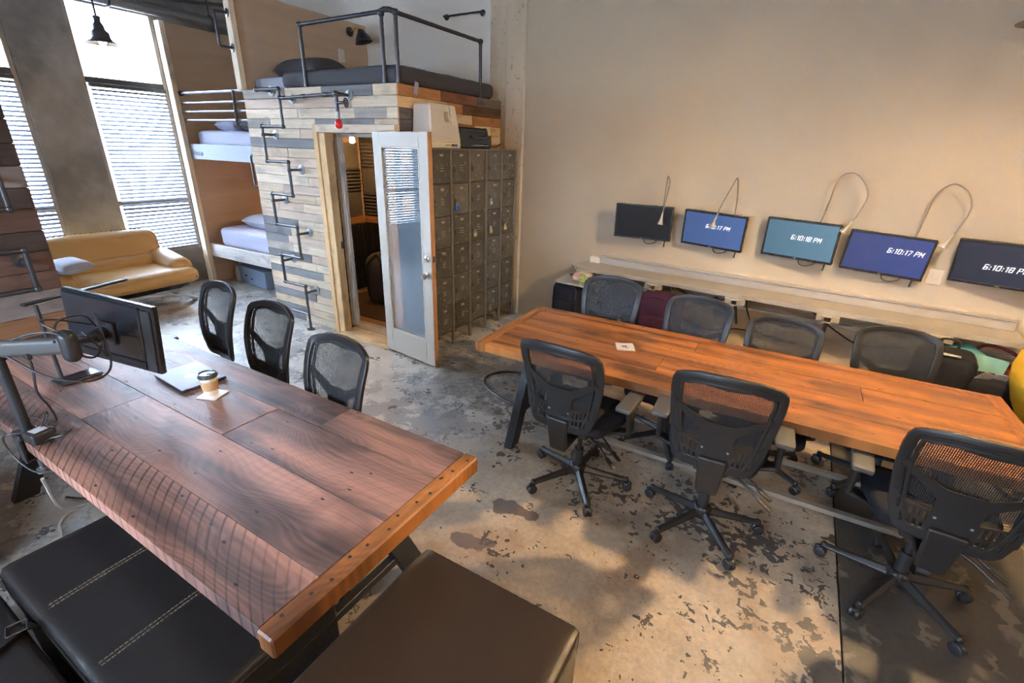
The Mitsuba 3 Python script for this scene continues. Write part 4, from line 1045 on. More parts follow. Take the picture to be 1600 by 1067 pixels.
# ------------------------------------------------------------------ bags under the counter
def bag(name, label, cat, x, y, z, w, d, h, rz, mat_, r=0.09, amp=0.03, extra=True, lean=0.0):
    t = thing(name, label, cat)
    M = mat4(x, y, z + h / 2, rz, lean)
    part(t, 'body', move(wavy(rbox(w, d, h, r, 14, puff=(0.02, 0.03, 0.01)), amp, 7.0), M), mat_, smooth=60)
    if extra:
        part(t, 'pocket', move(wavy(rbox(w * 0.8, d * 0.4, h * 0.48, 0.05, 10, puff=(0, 0.02, 0)), amp * 0.6, 8.0), M @ mat4(0, -d * 0.46, -h * 0.15)), mat_, smooth=60)
        part(t, 'handle', move(tube(spline([(-0.05, d * 0.3, h / 2 - 0.02), (-0.045, d * 0.25, h / 2 + 0.055), (0.045, d * 0.25, h / 2 + 0.055), (0.05, d * 0.3, h / 2 - 0.02)], 6), 0.009, 6), M), 'mat_black')
        part(t, 'zip', move(tube(spline([(-w * 0.4, -d * 0.50, h * 0.1), (-w * 0.38, -d * 0.44, h * 0.38), (0, -d * 0.40, h * 0.46), (w * 0.38, -d * 0.44, h * 0.38), (w * 0.4, -d * 0.50, h * 0.1)], 5), 0.004, 5), M), 'mat_black')
    return t, M
k = thing('low_bench', 'low dark bench carrying the bags under the counter', 'bench')
part(k, 'board', wbox(0.65, 2.3, 0.06, 0.42, 0.26, 0.285, 0.004), 'mat_charcoal')
for X in (0.70, 1.47, 2.25):
    part(k, 'leg', wbox(X - 0.02, X + 0.02, 0.10, 0.38, 0, 0.26, 0.003), 'mat_charcoal')
t, M = bag('backpack', 'black backpack at the left end of the space under the counter', 'backpack', -1.93, 4.56, 0.285, 0.34, 0.24, 0.37, -0.15, 'mat_charcoal')
k = thing('folder', 'grey folder lying on top of the black backpack', 'folder')
put(k, move(box(-0.18, 0.18, -0.12, 0.12, 0, 0.022, 0.004), mat4(-1.86, 4.52, 0.672, -0.1, 0.10)), 'mat_counter')
k = thing('paper_bundle', 'crumpled pink and white paper behind the chair at the left counter end', 'paper')
put(k, move(wavy(rbox(0.20, 0.15, 0.07, 0.02, 10), 0.05, 16.0), mat4(-1.78, 4.50, 0.735, 0.3)), 'mat_pink', smooth=30)
k = thing('cord_coil', 'bright green coiled cord beside the black backpack', 'cord')
put(k, tube([(-1.72 + 0.045 * math.cos(q) * (1 + 0.25 * math.sin(3 * q)), 4.40 + 0.01 * math.sin(5 * q), 0.675 + 0.04 * math.sin(q) + 0.006 * q) for q in np.linspace(0, 6 * PI, 70)], 0.005, 6), 'mat_green')
bag('backpack', 'dark backpack with a pale green patch seen through the left far chair', 'backpack', -1.42, 4.58, 0.285, 0.36, 0.26, 0.40, -0.05, 'mat_fabric_black')
k = thing('green_pouch', 'pale green pouch seen through the mesh of the left far chair', 'pouch')
put(k, move(wavy(pillow_mesh(0.18, 0.14, 0.16), 0.03, 9.0), mat4(-1.36, 4.36, 0.33)), 'mat_mint', smooth=60)
t, M = bag('backpack', 'purple backpack with black straps between the two left far chairs', 'backpack', -0.955, 4.46, 0.285, 0.40, 0.26, 0.43, -0.08, 'mat_purple')
for s in (-1, 1):
    part(t, 'strap', move(tube(spline([(s * 0.17, -0.10, 0.22), (s * 0.19, -0.15, 0.05), (s * 0.18, -0.14, -0.2)], 6), 0.016, 6), M), 'mat_black')
t, M = bag('suitcase', 'black suitcase with a top handle beside the right far chair', 'suitcase', 1.09, 4.17, 0.0, 0.32, 0.28, 0.735, -0.15, 'mat_fabric_black', r=0.06, amp=0.01)
part(t, 'label_strip', move(cbox(0.0, -0.12, 0.372, 0.12, 0.03, 0.012, 0.004), M), 'mat_ledge')
t = thing('tote_bag', 'teal and mint cloth tote slumped behind the black suitcase', 'bag')
v, f = rbox(0.44, 0.12, 0.70, 0.05, 14); v = v.copy(); v[:, 0] *= 1 - 0.25 * (v[:, 2] / 0.74); v[:, 2] -= 0.45 * np.clip(v[:, 0] - 0.0, 0, 1)
part(t, 'body', move(wavy((v, f), 0.04, 8.0), mat4(1.27, 4.44, 0.365, -0.1)), 'mat_teal', smooth=60)
part(t, 'print', move(wavy(rbox(0.22, 0.02, 0.26, 0.01, 8), 0.02, 9.0), mat4(1.36, 4.36, 0.55, -0.1)), 'mat_mint', smooth=60)
t = thing('handbag', 'dark red bag leaning behind the teal tote', 'bag')
part(t, 'body', move(wavy(rbox(0.36, 0.08, 0.60, 0.035, 12), 0.02, 8.0), mat4(1.42, 4.54, 0.32, -0.1, 0, 0.12)), 'mat_darkred', smooth=60)
part(t, 'handle', move(tube(spline([(-0.16, 0, 0.30), (-0.10, -0.02, 0.44), (0.08, -0.02, 0.42), (0.16, 0, 0.26)], 8), 0.012, 6), mat4(1.42, 4.54, 0.27, -0.1, 0, 0.12)), 'mat_darkred')
t = thing('shopping_bag', 'open black bag with white papers sticking out near the yellow beanbag', 'bag')
part(t, 'body', move(wavy(rbox(0.30, 0.24, 0.62, 0.06, 12), 0.03, 8.0), mat4(1.36, 4.10, 0.32, -0.2)), 'mat_charcoal', smooth=60)
for i, (a, b) in enumerate(((-0.08, 0.10), (0.0, -0.1), (0.08, 0.3))):
    part(t, 'paper', move(box(-0.035, 0.035, -0.002, 0.002, -0.06, 0.035), mat4(1.36 + a, 4.05 + a * 0.3, 0.645, b, 0.5, 0.4 * (1 - i))), 'mat_white')
k = thing('beanbag', 'mustard yellow beanbag seat beyond the right end of the long table', 'beanbag')
put(k, move(wavy(lathe([(0.0005, 0.0), (0.20, 0.0), (0.23, 0.05), (0.215, 0.25), (0.225, 0.45), (0.28, 0.58), (0.345, 0.70), (0.365, 0.78), (0.345, 0.88), (0.27, 0.96), (0.14, 1.0), (0.0005, 1.01)], 40), 0.05, 5.0), mat4(1.665, 3.80, 0.027)), 'mat_yellow', smooth=60)

# ------------------------------------------------------------------ tables
def table_plank(t, x0, x1, y0, y1, z0, z1, mat_, tone, idx, M=None, name='plank', bev=0.0007):
    m = box(x0, x1, y0, y1, z0, z1, bev)
    if M is not None: m = move(m, M)
    return part(t, name, m, mat_, uv=uvc(m, tone, idx))
def trestle(t, x, yc, ztop, mat_, spread, M=np.eye(4)):
    for s in (-1, 1):
        p0, p1 = np.array([x, yc + s * spread, 0.0]), np.array([x, yc + s * 0.10, ztop])
        d = p1 - p0
        v, f = box(-0.028, 0.028, -0.055, 0.055, 0, 1, 0.0)
        v = v.copy(); zz_ = v[:, 2:3]
        v = np.hstack([v[:, :1], v[:, 1:2], zz_]) * np.array([1, 1, 0]) + p0 + zz_ * d
        part(t, 'leg', move((v, f), M), mat_)
    part(t, 'crossbar', move(box(x - 0.03, x + 0.03, yc - 0.36, yc + 0.36, ztop - 0.006, ztop, 0.002), M), mat_)
    part(t, 'spreader', move(box(x - 0.02, x + 0.02, yc - spread * 0.72, yc + spread * 0.72, 0.20, 0.24, 0.003), M), mat_)
t1 = thing('plank_table', 'dark worn plank table with an orange end board, carrying the laptop and coffee cup', 'table')
TZ0, TZ1 = 0.692, 0.75
AX0, AX1 = -3.80, -1.003
rows = [(0.436, 0.630, [(-3.80, AX1)], 0), (0.632, 0.899, [(-3.80, -2.62), (-2.618, AX1)], 1), (0.901, 1.171, [(-3.80, -1.972), (-1.969, AX1)], 3), (1.173, 1.366, [(-3.80, -1.682), (-1.679, AX1)], 5)]
rt = random.Random(5)
for y0, y1, spans, idx in rows:
    for j, (a, b) in enumerate(spans):
        table_plank(t1, a, b, y0, y1, TZ0, TZ1 - rt.uniform(0, 0.002), 'mat_wood_dark', rt.uniform(0.25, 0.75), idx + j)
m = box(-1.0, -0.935, 0.428, 1.372, TZ0 - 0.012, TZ1 + 0.003, 0.006); part(t1, 'end_board', m, 'mat_wood_orange', uv=uvc(m, 0.95, 109), label='orange end board with screw holes')
for i in range(12):
    y = 0.49 + i * 0.075 + 0.012 * (i % 2)
    part(t1, 'screw_hole', cyl((-0.968 + 0.01 * ((i * 7) % 3 - 1), y, TZ1 + 0.0022), (-0.968 + 0.01 * ((i * 7) % 3 - 1), y, TZ1 + 0.0040), 0.006, 8), 'mat_darkvoid')
trestle(t1, -1.24, 0.90, TZ0, 'mat_blacksteel', 0.40); trestle(t1, -3.50, 0.90, TZ0, 'mat_blacksteel', 0.40)
part(t1, 'stretcher', box(-3.5, -1.24, 0.88, 0.92, 0.20, 0.24, 0.003), 'mat_blacksteel')

t2 = thing('plank_table', 'long orange-brown plank table lined with chairs in front of the screens', 'table')
M2 = mat4(-0.245, 2.905, 0, math.radians(0.7))
L2, W2 = 1.43, 0.475
rows = [(-W2, -0.25, [(-L2, L2)], 0), (-0.248, -0.02, [(-L2, -0.30), (-0.297, L2)], 1), (-0.018, 0.175, [(-L2, 0.75), (0.753, L2)], 3), (0.177, 0.365, [(-L2, -0.155), (-0.152, L2)], 5), (0.367, W2, [(-L2, L2)], 7)]
for y0, y1, spans, idx in rows:
    for j, (a, b) in enumerate(spans):
        a2 = a + 0.075 if a == -L2 else a; b2 = b - 0.075 if b == L2 else b
        table_plank(t2, a2, b2, y0, y1, TZ0 + 0.005, TZ1 - rt.uniform(0, 0.002), 'mat_wood_orange', rt.uniform(0.25, 0.8), 20 + idx + j, M2)
for s in (-1, 1):
    m = move(box(s * L2 - (0.075 if s > 0 else 0), s * L2 + (0.075 if s < 0 else 0), -W2 - 0.005, W2 + 0.005, TZ0 - 0.004, TZ1 + 0.002, 0.006), M2)
    part(t2, 'end_board', m, 'mat_wood_orange', uv=uvc(m, 0.7, 140 + s))
trestle(t2, -1.17, 0.0, TZ0, 'mat_blacksteel', 0.41, M2); trestle(t2, 1.12, 0.0, TZ0, 'mat_blacksteel', 0.41, M2)
part(t2, 'floor_bar', move(box(-1.15, 1.10, -0.10, -0.055, 0.045, 0.075, 0.003), M2), 'mat_steel')
part(t2, 'floor_bar', move(box(-1.15, 1.10, 0.30, 0.34, 0.045, 0.075, 0.003), M2), 'mat_steel')
k = thing('wall_plate', 'white square cover plate with a cut-out lying on the long orange table', 'cover plate')
fr_ = sg.Polygon([(-0.058, -0.058), (0.058, -0.058), (0.058, 0.058), (-0.058, 0.058)]).difference(sg.box(-0.022, -0.012, 0.012, 0.026))
part(k, 'plate', move(extrude(fr_, 0.007), mat4(-0.805, 2.895, TZ1, 0.45)), 'mat_plate')
for q in (-0.008, 0.006):
    part(k, 'hole', move(cbox(q + 0.01, -0.028, 0.0072, 0.006, 0.012, 0.002), mat4(-0.805, 2.895, TZ1, 0.45)), 'mat_black')
k = thing('floor_cable', 'black cable looping over the floor beside the left leg of the long table', 'cable')
put(k, tube(spline([(-1.52, 3.35, 0.012), (-1.80, 3.52, 0.010), (-2.05, 3.46, 0.008), (-2.14, 3.27, 0.008), (-2.02, 3.10, 0.008), (-1.80, 3.0, 0.008), (-1.55, 2.95, 0.010)], 10), 0.009, 6), 'mat_cable')

# ------------------------------------------------------------------ office chairs
def back_y(x, z):
    """How far behind the seat centre the backrest's surface lies."""
    h = (z - 0.53) / 0.52
    return -0.205 - 0.115 * h - 0.012 + 0.055 * np.sin(np.clip(h, -0.1, 1.1) * PI * 0.95) * 0.75 + 0.62 * x * x
def on_back(m, th0=0.0):
    """Meshes drawn in x, z with thickness along y, laid onto the curved backrest."""
    v = m[0].copy(); v[:, 1] = back_y(v[:, 0], v[:, 2]) + v[:, 1]
    return v, m[1]
def outline(inset=0.0, n=72):
    """The backrest's rounded outline in x, z."""
    P = sg.Polygon([(-0.160, 0.522), (0.160, 0.522), (0.198, 0.63), (0.222, 0.80), (0.230, 0.92), (0.225, 1.005), (0.12, 1.036), (0.0, 1.043), (-0.12, 1.036), (-0.225, 1.005), (-0.230, 0.92), (-0.222, 0.80), (-0.198, 0.63)])
    P = P.buffer(-0.042, join_style=1).buffer(0.042, quad_segs=8)
    if inset: P = P.buffer(-inset, join_style=1)
    return P
def ring_pts(P, n):
    L = P.exterior.length
    return np.array([P.exterior.interpolate(L * i / n).coords[0] for i in range(n)])
RB = outline()
R0 = ring_pts(outline(0.017), 72)
prof = []
sec = [(-1, -0.75), (-0.75, -1), (0.6, -1), (1, -0.6), (1, 0.75), (0.75, 1), (-0.75, 1), (-1, 0.75)]
rp = np.array([[p[0], back_y(p[0], p[1]), p[1]] for p in R0])
def ring_sweep(pts, wr, dy, sec):
    n = len(pts); ctr = pts.mean(0)
    v = []
    for i in range(n):
        tg = pts[(i + 1) % n] - pts[i - 1]; tg /= np.linalg.norm(tg)
        nrm = np.cross([0, 1, 0], tg); nrm /= np.linalg.norm(nrm)
        if np.dot(nrm, pts[i] - ctr) < 0: nrm = -nrm
        for a, b in sec:
            v.append(pts[i] + nrm * wr * a + np.array([0, dy * b, 0]))
    m = len(sec); f = []
    for i in range(n):
        j = (i + 1) % n
        for s in range(m):
            s2 = (s + 1) % m
            f += [[i * m + s, j * m + s2, i * m + s2], [i * m + s, j * m + s, j * m + s2]]
    t_ = trimesh.Trimesh(np.array(v), np.array(f), process=False)
    if t_.volume < 0: t_.invert()
    return tm(t_)
CH = {}
CH['back_frame'] = (mikit.ply(join(ring_sweep(rp, 0.019, 0.013, sec), ring_sweep(np.array([[p[0], back_y(p[0], p[1]) - 0.012, p[1]] for p in ring_pts(outline(0.044), 72)]), 0.007, 0.006, sec)), 'mat_chairframe', 40), 'up')
# mesh: upright strands and thinner cross threads
inner = outline(0.030)
def strands():
    ms = []
    for x in np.arange(-0.232, 0.233, 0.0068):
        c = inner.intersection(sg.LineString([(x, 0.662 + 1.6 * x * x), (x, 1.2)]))
        if c.is_empty: continue
        z0, z1 = c.bounds[1], c.bounds[3]
        if z1 - z0 < 0.02: continue
        zs = np.linspace(z0, z1, 9)
        w = 0.0019
        a = np.array([[x - w, back_y(x, z) + 0.006, z] for z in zs]); b = a + [2 * w, 0, 0]
        v = np.vstack([a, b]); n = len(zs)
        ms.append((v, np.array([[i, n + i, n + i + 1] for i in range(n - 1)] + [[i, n + i + 1, i + 1] for i in range(n - 1)])))
    for z in np.arange(0.668, 1.035, 0.0125):
        c = inner.intersection(sg.LineString([(-0.3, z), (0.3, z)]))
        if c.is_empty: continue
        x0, x1 = c.bounds[0], c.bounds[2]
        xs = np.linspace(x0, x1, 13); w = 0.0011
        a = np.array([[x, back_y(x, z) + 0.0065, z - w] for x in xs]); b = a + [0, 0, 2 * w]
        v = np.vstack([a, b]); n = len(xs)
        ms.append((v, np.array([[i, i + 1, n + i + 1] for i in range(n - 1)] + [[i, n + i + 1, n + i] for i in range(n - 1)])))
    return join(*ms)
CH['mesh'] = (mikit.ply(strands(), 'mat_mesh'), 'up')
def sheet(poly, th, y0, edge=0.035):
    m = refine(extrude(poly, th), edge)                   # x, y -> x, z
    v = m[0]; w = np.stack([v[:, 0], -(v[:, 2]) + y0, v[:, 1]], 1)
    return on_back((w, m[1]))
# Y brace, spine and slotted lower panel in one moulding
brace = sg.Polygon([(-0.212, 0.835), (-0.200, 0.855), (-0.06, 0.780), (0.06, 0.780), (0.200, 0.855), (0.212, 0.835), (0.075, 0.730), (0.068, 0.66), (0.075, 0.56), (-0.075, 0.56), (-0.068, 0.66), (-0.075, 0.730)])
lower = outline(0.012).intersection(sg.Polygon([(-0.3, 0.4), (0.3, 0.4), (0.3, 0.72), (0.200, 0.715), (0.165, 0.672), (0.0, 0.655), (-0.165, 0.672), (-0.200, 0.715), (-0.3, 0.72)]))
mould = brace.union(lower)
for s in (-1, 1):
    for r_ in range(2):
        for i in range(5):
            x = s * (0.082 + 0.0215 * i); z = 0.566 + 0.052 * r_ + 0.004 * i
            if i == 4 and r_ == 0: continue
            mould = mould.difference(sg.LineString([(x, z), (x + s * 0.003, z + 0.030)]).buffer(0.0062, quad_segs=2))
CH['brace'] = (mikit.ply(sheet(mould.simplify(0.0006), 0.009, -0.008), 'mat_chairframe', 30), 'up')
head = outline(0.020).intersection(sg.Polygon([(-0.3, 1.2), (0.3, 1.2), (0.3, 0.972), (0.185, 0.972), (0.10, 0.985), (0.0, 0.975), (-0.10, 0.985), (-0.185, 0.972), (-0.3, 0.972)]))
CH['head_panel'] = (mikit.ply(sheet(head, 0.006, -0.010), 'mat_chairframe', 30), 'up')
rivets = [move(align(lathe([(0.0005, 0), (0.006, 0), (0.005, 0.003), (0.0005, 0.004)], 8), (0, 0, 0), (0, -1, 0)), mat4(x, float(back_y(x, z)) - 0.0165, z)) for x in (-0.055, 0.055) for z in (0.585, 0.64)]
for i, r_ in enumerate(rivets):
    CH[f'rivet_{i:03d}' if i else 'rivet'] = (mikit.ply(r_, 'mat_galv'), 'up')
CH['back_post'] = (mikit.ply(m3mesh(m3hull([(-0.030, 0.02, 0.395), (0.030, 0.02, 0.395), (-0.034, -0.20, 0.39), (0.034, -0.20, 0.39)], 0.014) + m3hull([(-0.036, -0.205, 0.395), (0.036, -0.205, 0.395), (-0.050, -0.238, 0.585), (0.050, -0.238, 0.585)], 0.014)), 'mat_chair', 40), 'up')
sv, sf = rbox(0.50, 0.44, 0.080, 0.038, 14, puff=(0, 0, 0.012)); sv = sv.copy(); sv[:, 2] -= 0.03 * np.clip(sv[:, 1] - 0.12, 0, 1) / 0.12; sv[:, 0] *= 1 - 0.24 * np.clip(-sv[:, 1] / 0.22, 0, 1)
CH['seat'] = (mikit.ply(move((sv, sf), mat4(0, 0.115, 0.482)), 'mat_fabric_black', 60), 'up')
CH['seat_pan'] = (mikit.ply(move(rbox(0.34, 0.34, 0.035, 0.015, 8), mat4(0, 0.115, 0.432)), 'mat_chair', 40), 'up')
CH['mechanism'] = (mikit.ply(m3mesh(m3hull([(-0.07, 0.0, 0.37), (0.07, 0.0, 0.37), (-0.07, 0.20, 0.37), (0.07, 0.20, 0.37), (-0.07, 0.0, 0.405), (0.07, 0.0, 0.405), (-0.07, 0.22, 0.405), (0.07, 0.22, 0.405)], 0.012)), 'mat_black', 40), 'up')
for i, (s, y) in enumerate(((1, 0.03), (1, 0.11))):
    CH[f'lever_{i:03d}' if i else 'lever'] = (mikit.ply(join(tube(bend([(s * 0.06, y, 0.385), (s * 0.17, y - 0.05, 0.365), (s * 0.24, y - 0.10, 0.335)], 0.03), 0.006, 6), move(rbox(0.075, 0.026, 0.010, 0.004, 5), mat4(s * 0.265, y - 0.115, 0.328, -0.5, 0, 0.35))), 'mat_chair', 40), 'up')
for i, s in enumerate((-1, 1)):
    key = 'armrest' if i == 0 else 'armrest_001'
    CH[key] = (mikit.ply(move(rbox(0.088, 0.255, 0.030, 0.012, 8), mat4(s * 0.285, 0.075, 0.645)), 'mat_armpad', 40), 'up')
    CH[key + '__post'] = (mikit.ply(m3mesh(m3hull([(s * 0.288, 0.045, 0.625), (s * 0.288, 0.125, 0.625), (s * 0.292, 0.08, 0.45), (s * 0.292, 0.13, 0.45)], 0.014) + m3hull([(s * 0.292, 0.08, 0.44), (s * 0.292, 0.13, 0.44), (s * 0.18, 0.08, 0.405), (s * 0.18, 0.13, 0.405)], 0.013)), 'mat_chair', 40), 'up')
CH['column'] = (mikit.ply(join(cyl((0, 0, 0.09), (0, 0, 0.25), 0.028, 16), cyl((0, 0, 0.25), (0, 0, 0.38), 0.015, 12)), 'mat_black', 40), 'lo')
CH['hub'] = (mikit.ply(lathe([(0.0005, 0.075), (0.045, 0.075), (0.050, 0.09), (0.048, 0.125), (0.036, 0.14), (0.0005, 0.14)], 20), 'mat_chair', 40), 'lo')
spoke = m3mesh(m3hull([(0.03, 0, 0.095), (0.03, 0, 0.122)], 0.022) + m3hull([(0.04, -0.016, 0.098), (0.04, 0.016, 0.098), (0.04, 0, 0.118), (0.305, -0.010, 0.072), (0.305, 0.010, 0.072), (0.305, 0, 0.080)], 0.009) + m3hull([(0.305, 0, 0.080), (0.305, 0, 0.062)], 0.014))
wheel = join(*[align(lathe([(0.0005, 0), (0.024, 0), (0.028, 0.004), (0.028, 0.016), (0.022, 0.020), (0.0005, 0.020)], 16), (0.312, s * 0.003, 0.029), (0.312, s, 0.029)) for s in (-1, 1)] + [m3mesh(m3hull([(0.305, 0, 0.052), (0.33, 0, 0.05)], 0.010))])
spd, whd = mikit.ply(spoke, 'mat_chair', 40), mikit.ply(wheel, 'mat_black', 40)
def chair(x, y, yaw, dz, spin, label, group=None, tilt=0.0):
    t = thing('office_chair', label, 'chair', group)
    bo = mat4(x, y, 0, yaw) @ np.array([0, 0.10, 0, 1.0])
    lo = mat4(bo[0], bo[1], 0, spin); up = mat4(x, y, dz, yaw) @ mat4(0, 0, 0, 0, tilt)
    for name, (d, where) in CH.items():
        key = t + '__' + name
        if where == 'up': put(key, d, None, M=up)
        else: put(key, d, None, M=lo)
        if name == 'mesh': labels[key] = {'kind': 'stuff'}
    for i in range(5):
        leg = part(t, 'base_leg', spd, None, M=lo @ mat4(0, 0, 0, i * 2 * PI / 5))
        part(leg, 'caster', whd, None, M=lo @ mat4(0, 0, 0, i * 2 * PI / 5))
    return t
R_ = math.radians
G = 'black mesh office chairs'
chair(-0.865, 2.265, R_(-2.5), 0.03, R_(-55), 'black mesh office chair seen from behind at the left end of the long orange table', G)
chair(-0.115, 2.290, R_(2.9), 0.06, R_(-52), 'black mesh office chair seen from behind at the middle of the long orange table', G)
chair(0.770, 2.330, R_(-3.5), 0.03, R_(-50), 'black mesh office chair seen from behind, standing on the dark slab', G)
chair(-1.115, 3.24, R_(183), 0.0, R_(20), 'black mesh office chair facing us before the black backpacks, first on the far side', G)
chair(-0.495, 3.19, R_(173), -0.03, R_(5), 'black mesh office chair facing us beside the purple backpack, second on the far side', G)
chair(0.078, 3.25, R_(179), -0.10, R_(40), 'low black mesh office chair facing us before the hanging cables, third on the far side', G)
chair(0.735, 3.42, R_(185), -0.085, R_(12), 'black mesh office chair facing us beside the black suitcase, last on the far side', G)
chair(-1.865, 1.195, R_(177), 0.0, R_(30), 'black mesh office chair behind the dark table, nearest to its orange end board', G)
chair(-2.585, 1.32, R_(177), 0.015, R_(10), 'black mesh office chair behind the coffee cup, middle one of three at the dark table', G)
chair(-3.325, 1.43, R_(175), -0.005, R_(50), 'black mesh office chair behind the laptop, nearest to the tan sofa', G)

# ------------------------------------------------------------------ things on the dark table
TT = TZ1 + 0.0005
t = thing('desktop_monitor', 'flat monitor with a glossy black back held by a clamped arm over the dark table', 'monitor')
MM = screen_pose(-2.708, 0.858, 1.085, 0.246, -0.05, -0.07)
w, h = 0.56, 0.335
part(t, 'housing', move(join(box(-w / 2, w / 2, 0.008, 0.040, -h / 2, h / 2, 0.006)), MM), 'mat_bezel')
part(t, 'back_cover', move(box(-w / 2 + 0.012, w / 2 - 0.075, -0.004, 0.012, -h / 2 + 0.055, h / 2 - 0.012, 0.006), MM), 'mat_gloss', label='glossy black back cover')
part(t, 'back_strip', move(box(w / 2 - 0.068, w / 2 - 0.012, -0.002, 0.010, -h / 2 + 0.01, h / 2 - 0.02, 0.004), MM), 'mat_black')
part(t, 'back_strip', move(box(-w / 2 + 0.03, w / 2 - 0.08, -0.001, 0.010, -h / 2 + 0.012, -h / 2 + 0.05, 0.004), MM), 'mat_bezel')
part(t, 'mount_plate', move(cbox(0, -0.012, 0.0, 0.11, 0.016, 0.11, 0.004), MM), 'mat_black')
q = (np.array([[-w / 2 + 0.012, 0.0405, -h / 2 + 0.015], [w / 2 - 0.012, 0.0405, -h / 2 + 0.015], [w / 2 - 0.012, 0.0405, h / 2 - 0.012], [-w / 2 + 0.012, 0.0405, h / 2 - 0.012]]), np.array([[0, 2, 1], [0, 3, 2]]))
part(t, 'screen', move(q, MM), 'mat_gloss')
t = thing('monitor_arm', 'dark articulated monitor arm clamped to the near edge of the dark table', 'monitor arm')
PX, PY = -2.641, 0.462
mc = (MM @ np.array([0, -0.03, 0.0, 1]))[:3]
J = np.array([-2.46, 0.64, 1.15])
part(t, 'pole', cyl((PX, PY, TT), (PX, PY, 1.17), 0.0195, 16), 'mat_blacksteel', smooth=40)
part(t, 'collar', cyl((PX, PY, 1.10), (PX, PY, 1.195), 0.028, 16), 'mat_black', smooth=40)
part(t, 'lower_arm', m3mesh(m3hull([(PX, PY, 1.13), (PX, PY, 1.165), tuple(J - [0, 0, 0.02]), tuple(J + [0, 0, 0.015])], 0.020)), 'mat_armpad', smooth=40)
part(t, 'joint', m3mesh(m3hull([tuple(J - [0, 0, 0.045]), tuple(J + [0, 0, 0.035])], 0.032)), 'mat_black', smooth=40)
part(t, 'upper_arm', m3mesh(m3hull([tuple(J + [0, 0, 0.01]), tuple(mc + [0.03, -0.04, 0.0])], 0.020)), 'mat_black', smooth=40)
part(t, 'tilt_head', m3mesh(m3hull([tuple(mc + [0.03, -0.04, 0.0]), tuple(mc)], 0.030)), 'mat_black', smooth=40)
part(t, 'clamp', join(cbox(PX, PY - 0.005, TT + 0.012, 0.085, 0.075, 0.024, 0.004), cbox(PX, 0.422, TT - 0.05, 0.06, 0.012, 0.13, 0.003), cbox(PX, PY - 0.01, 0.645, 0.06, 0.06, 0.010, 0.002)), 'mat_black')
part(t, 'clamp_screw', join(cyl((PX, PY, 0.575), (PX, PY, 0.69), 0.008, 8), cyl((PX, PY, 0.56), (PX, PY, 0.58), 0.022, 12)), 'mat_galv')
t = thing('cable_tangle', 'loose black cables looped round the monitor arm', 'cables')
for pts in ([(-2.64, 0.47, 1.16), (-2.52, 0.56, 1.21), (-2.44, 0.62, 1.20), (-2.45, 0.66, 1.10), (-2.55, 0.74, 1.04), (-2.68, 0.82, 1.06)],
            [(-2.47, 0.60, 1.17), (-2.58, 0.66, 1.22), (-2.66, 0.77, 1.20), (-2.72, 0.82, 1.12)],
            [(-2.60, 0.48, 1.12), (-2.50, 0.55, 1.03), (-2.44, 0.66, 0.98), (-2.50, 0.76, 0.99), (-2.60, 0.80, 1.10), (-2.66, 0.81, 1.20)],
            [(-2.56, 0.72, 1.16), (-2.50, 0.74, 1.10), (-2.56, 0.78, 1.02), (-2.63, 0.80, 1.06), (-2.60, 0.79, 1.14)],
            [(-2.47, 0.63, 1.20), (-2.55, 0.60, 1.24), (-2.62, 0.66, 1.22), (-2.70, 0.80, 1.14)],
            [(-2.56, 0.53, 1.12), (-2.555, 0.53, 1.06), (-2.57, 0.52, 0.95), (-2.62, 0.55, 0.85), (-2.66, 0.56, 0.76), (-2.80, 0.52, 0.757), (-2.95, 0.50, 0.757)]):
    part(t, 'cable', tube(spline(pts, 8), 0.0045, 6), 'mat_cable')
part(t, 'plug', cbox(-2.555, 0.53, 1.115, 0.03, 0.02, 0.025, 0.004), 'mat_black')
t = thing('power_adapter', 'dark square adapter with looped cables on the table edge beside the arm pole', 'adapter')
part(t, 'body', move(rbox(0.075, 0.085, 0.05, 0.01, 8), mat4(-2.545, 0.475, TT + 0.026, 0.2)), 'mat_black', smooth=40)
part(t, 'label', move(cbox(0, 0, 0.0255, 0.045, 0.05, 0.001), mat4(-2.545, 0.475, TT + 0.026, 0.2)), 'mat_printer_grey')
for pts in ([(-2.52, 0.51, 0.77), (-2.50, 0.56, 0.775), (-2.47, 0.53, 0.775), (-2.50, 0.49, 0.765), (-2.48, 0.46, 0.76)], [(-2.58, 0.47, 0.78), (-2.62, 0.40, 0.79), (-2.68, 0.39, 0.74), (-2.66, 0.40, 0.66), (-2.56, 0.42, 0.62), (-2.45, 0.46, 0.64)], [(-2.575, 0.50, 0.79), (-2.60, 0.53, 0.83), (-2.57, 0.52, 0.85), (-2.56, 0.49, 0.80)]):
    part(t, 'cable', tube(spline(pts, 8), 0.004, 6), 'mat_cable')
t = thing('desk_lamp', 'slim metal desk lamp with a flat bar head behind the monitor', 'lamp')
part(t, 'base', move(rbox(0.115, 0.185, 0.014, 0.006, 8), mat4(-3.105, 0.795, TT + 0.008, 0.08)), 'mat_black', smooth=40)
part(t, 'base_pad', move(box(-0.045, 0.045, -0.05, 0.08, 0.0145, 0.0165, 0.001), mat4(-3.105, 0.795, TT + 0.001, 0.08)), 'mat_gloss')
part(t, 'base_end', move(box(-0.05, 0.05, 0.083, 0.094, 0.002, 0.016, 0.002), mat4(-3.105, 0.795, TT, 0.08)), 'mat_galv')
part(t, 'stem', box(-3.148, -3.126, 0.736, 0.750, TT + 0.01, 1.165, 0.003), 'mat_blacksteel')
aa, bb = np.array([-3.155, 0.70, 1.165]), np.array([-3.31, 1.20, 1.175])
d_ = (bb - aa); ang = math.atan2(d_[1], d_[0]); Ln = np.linalg.norm(d_[:2])
part(t, 'head', move(box(0, Ln, -0.016, 0.016, 0.0, 0.012, 0.003), mat4(*aa, ang)), 'mat_blacksteel')
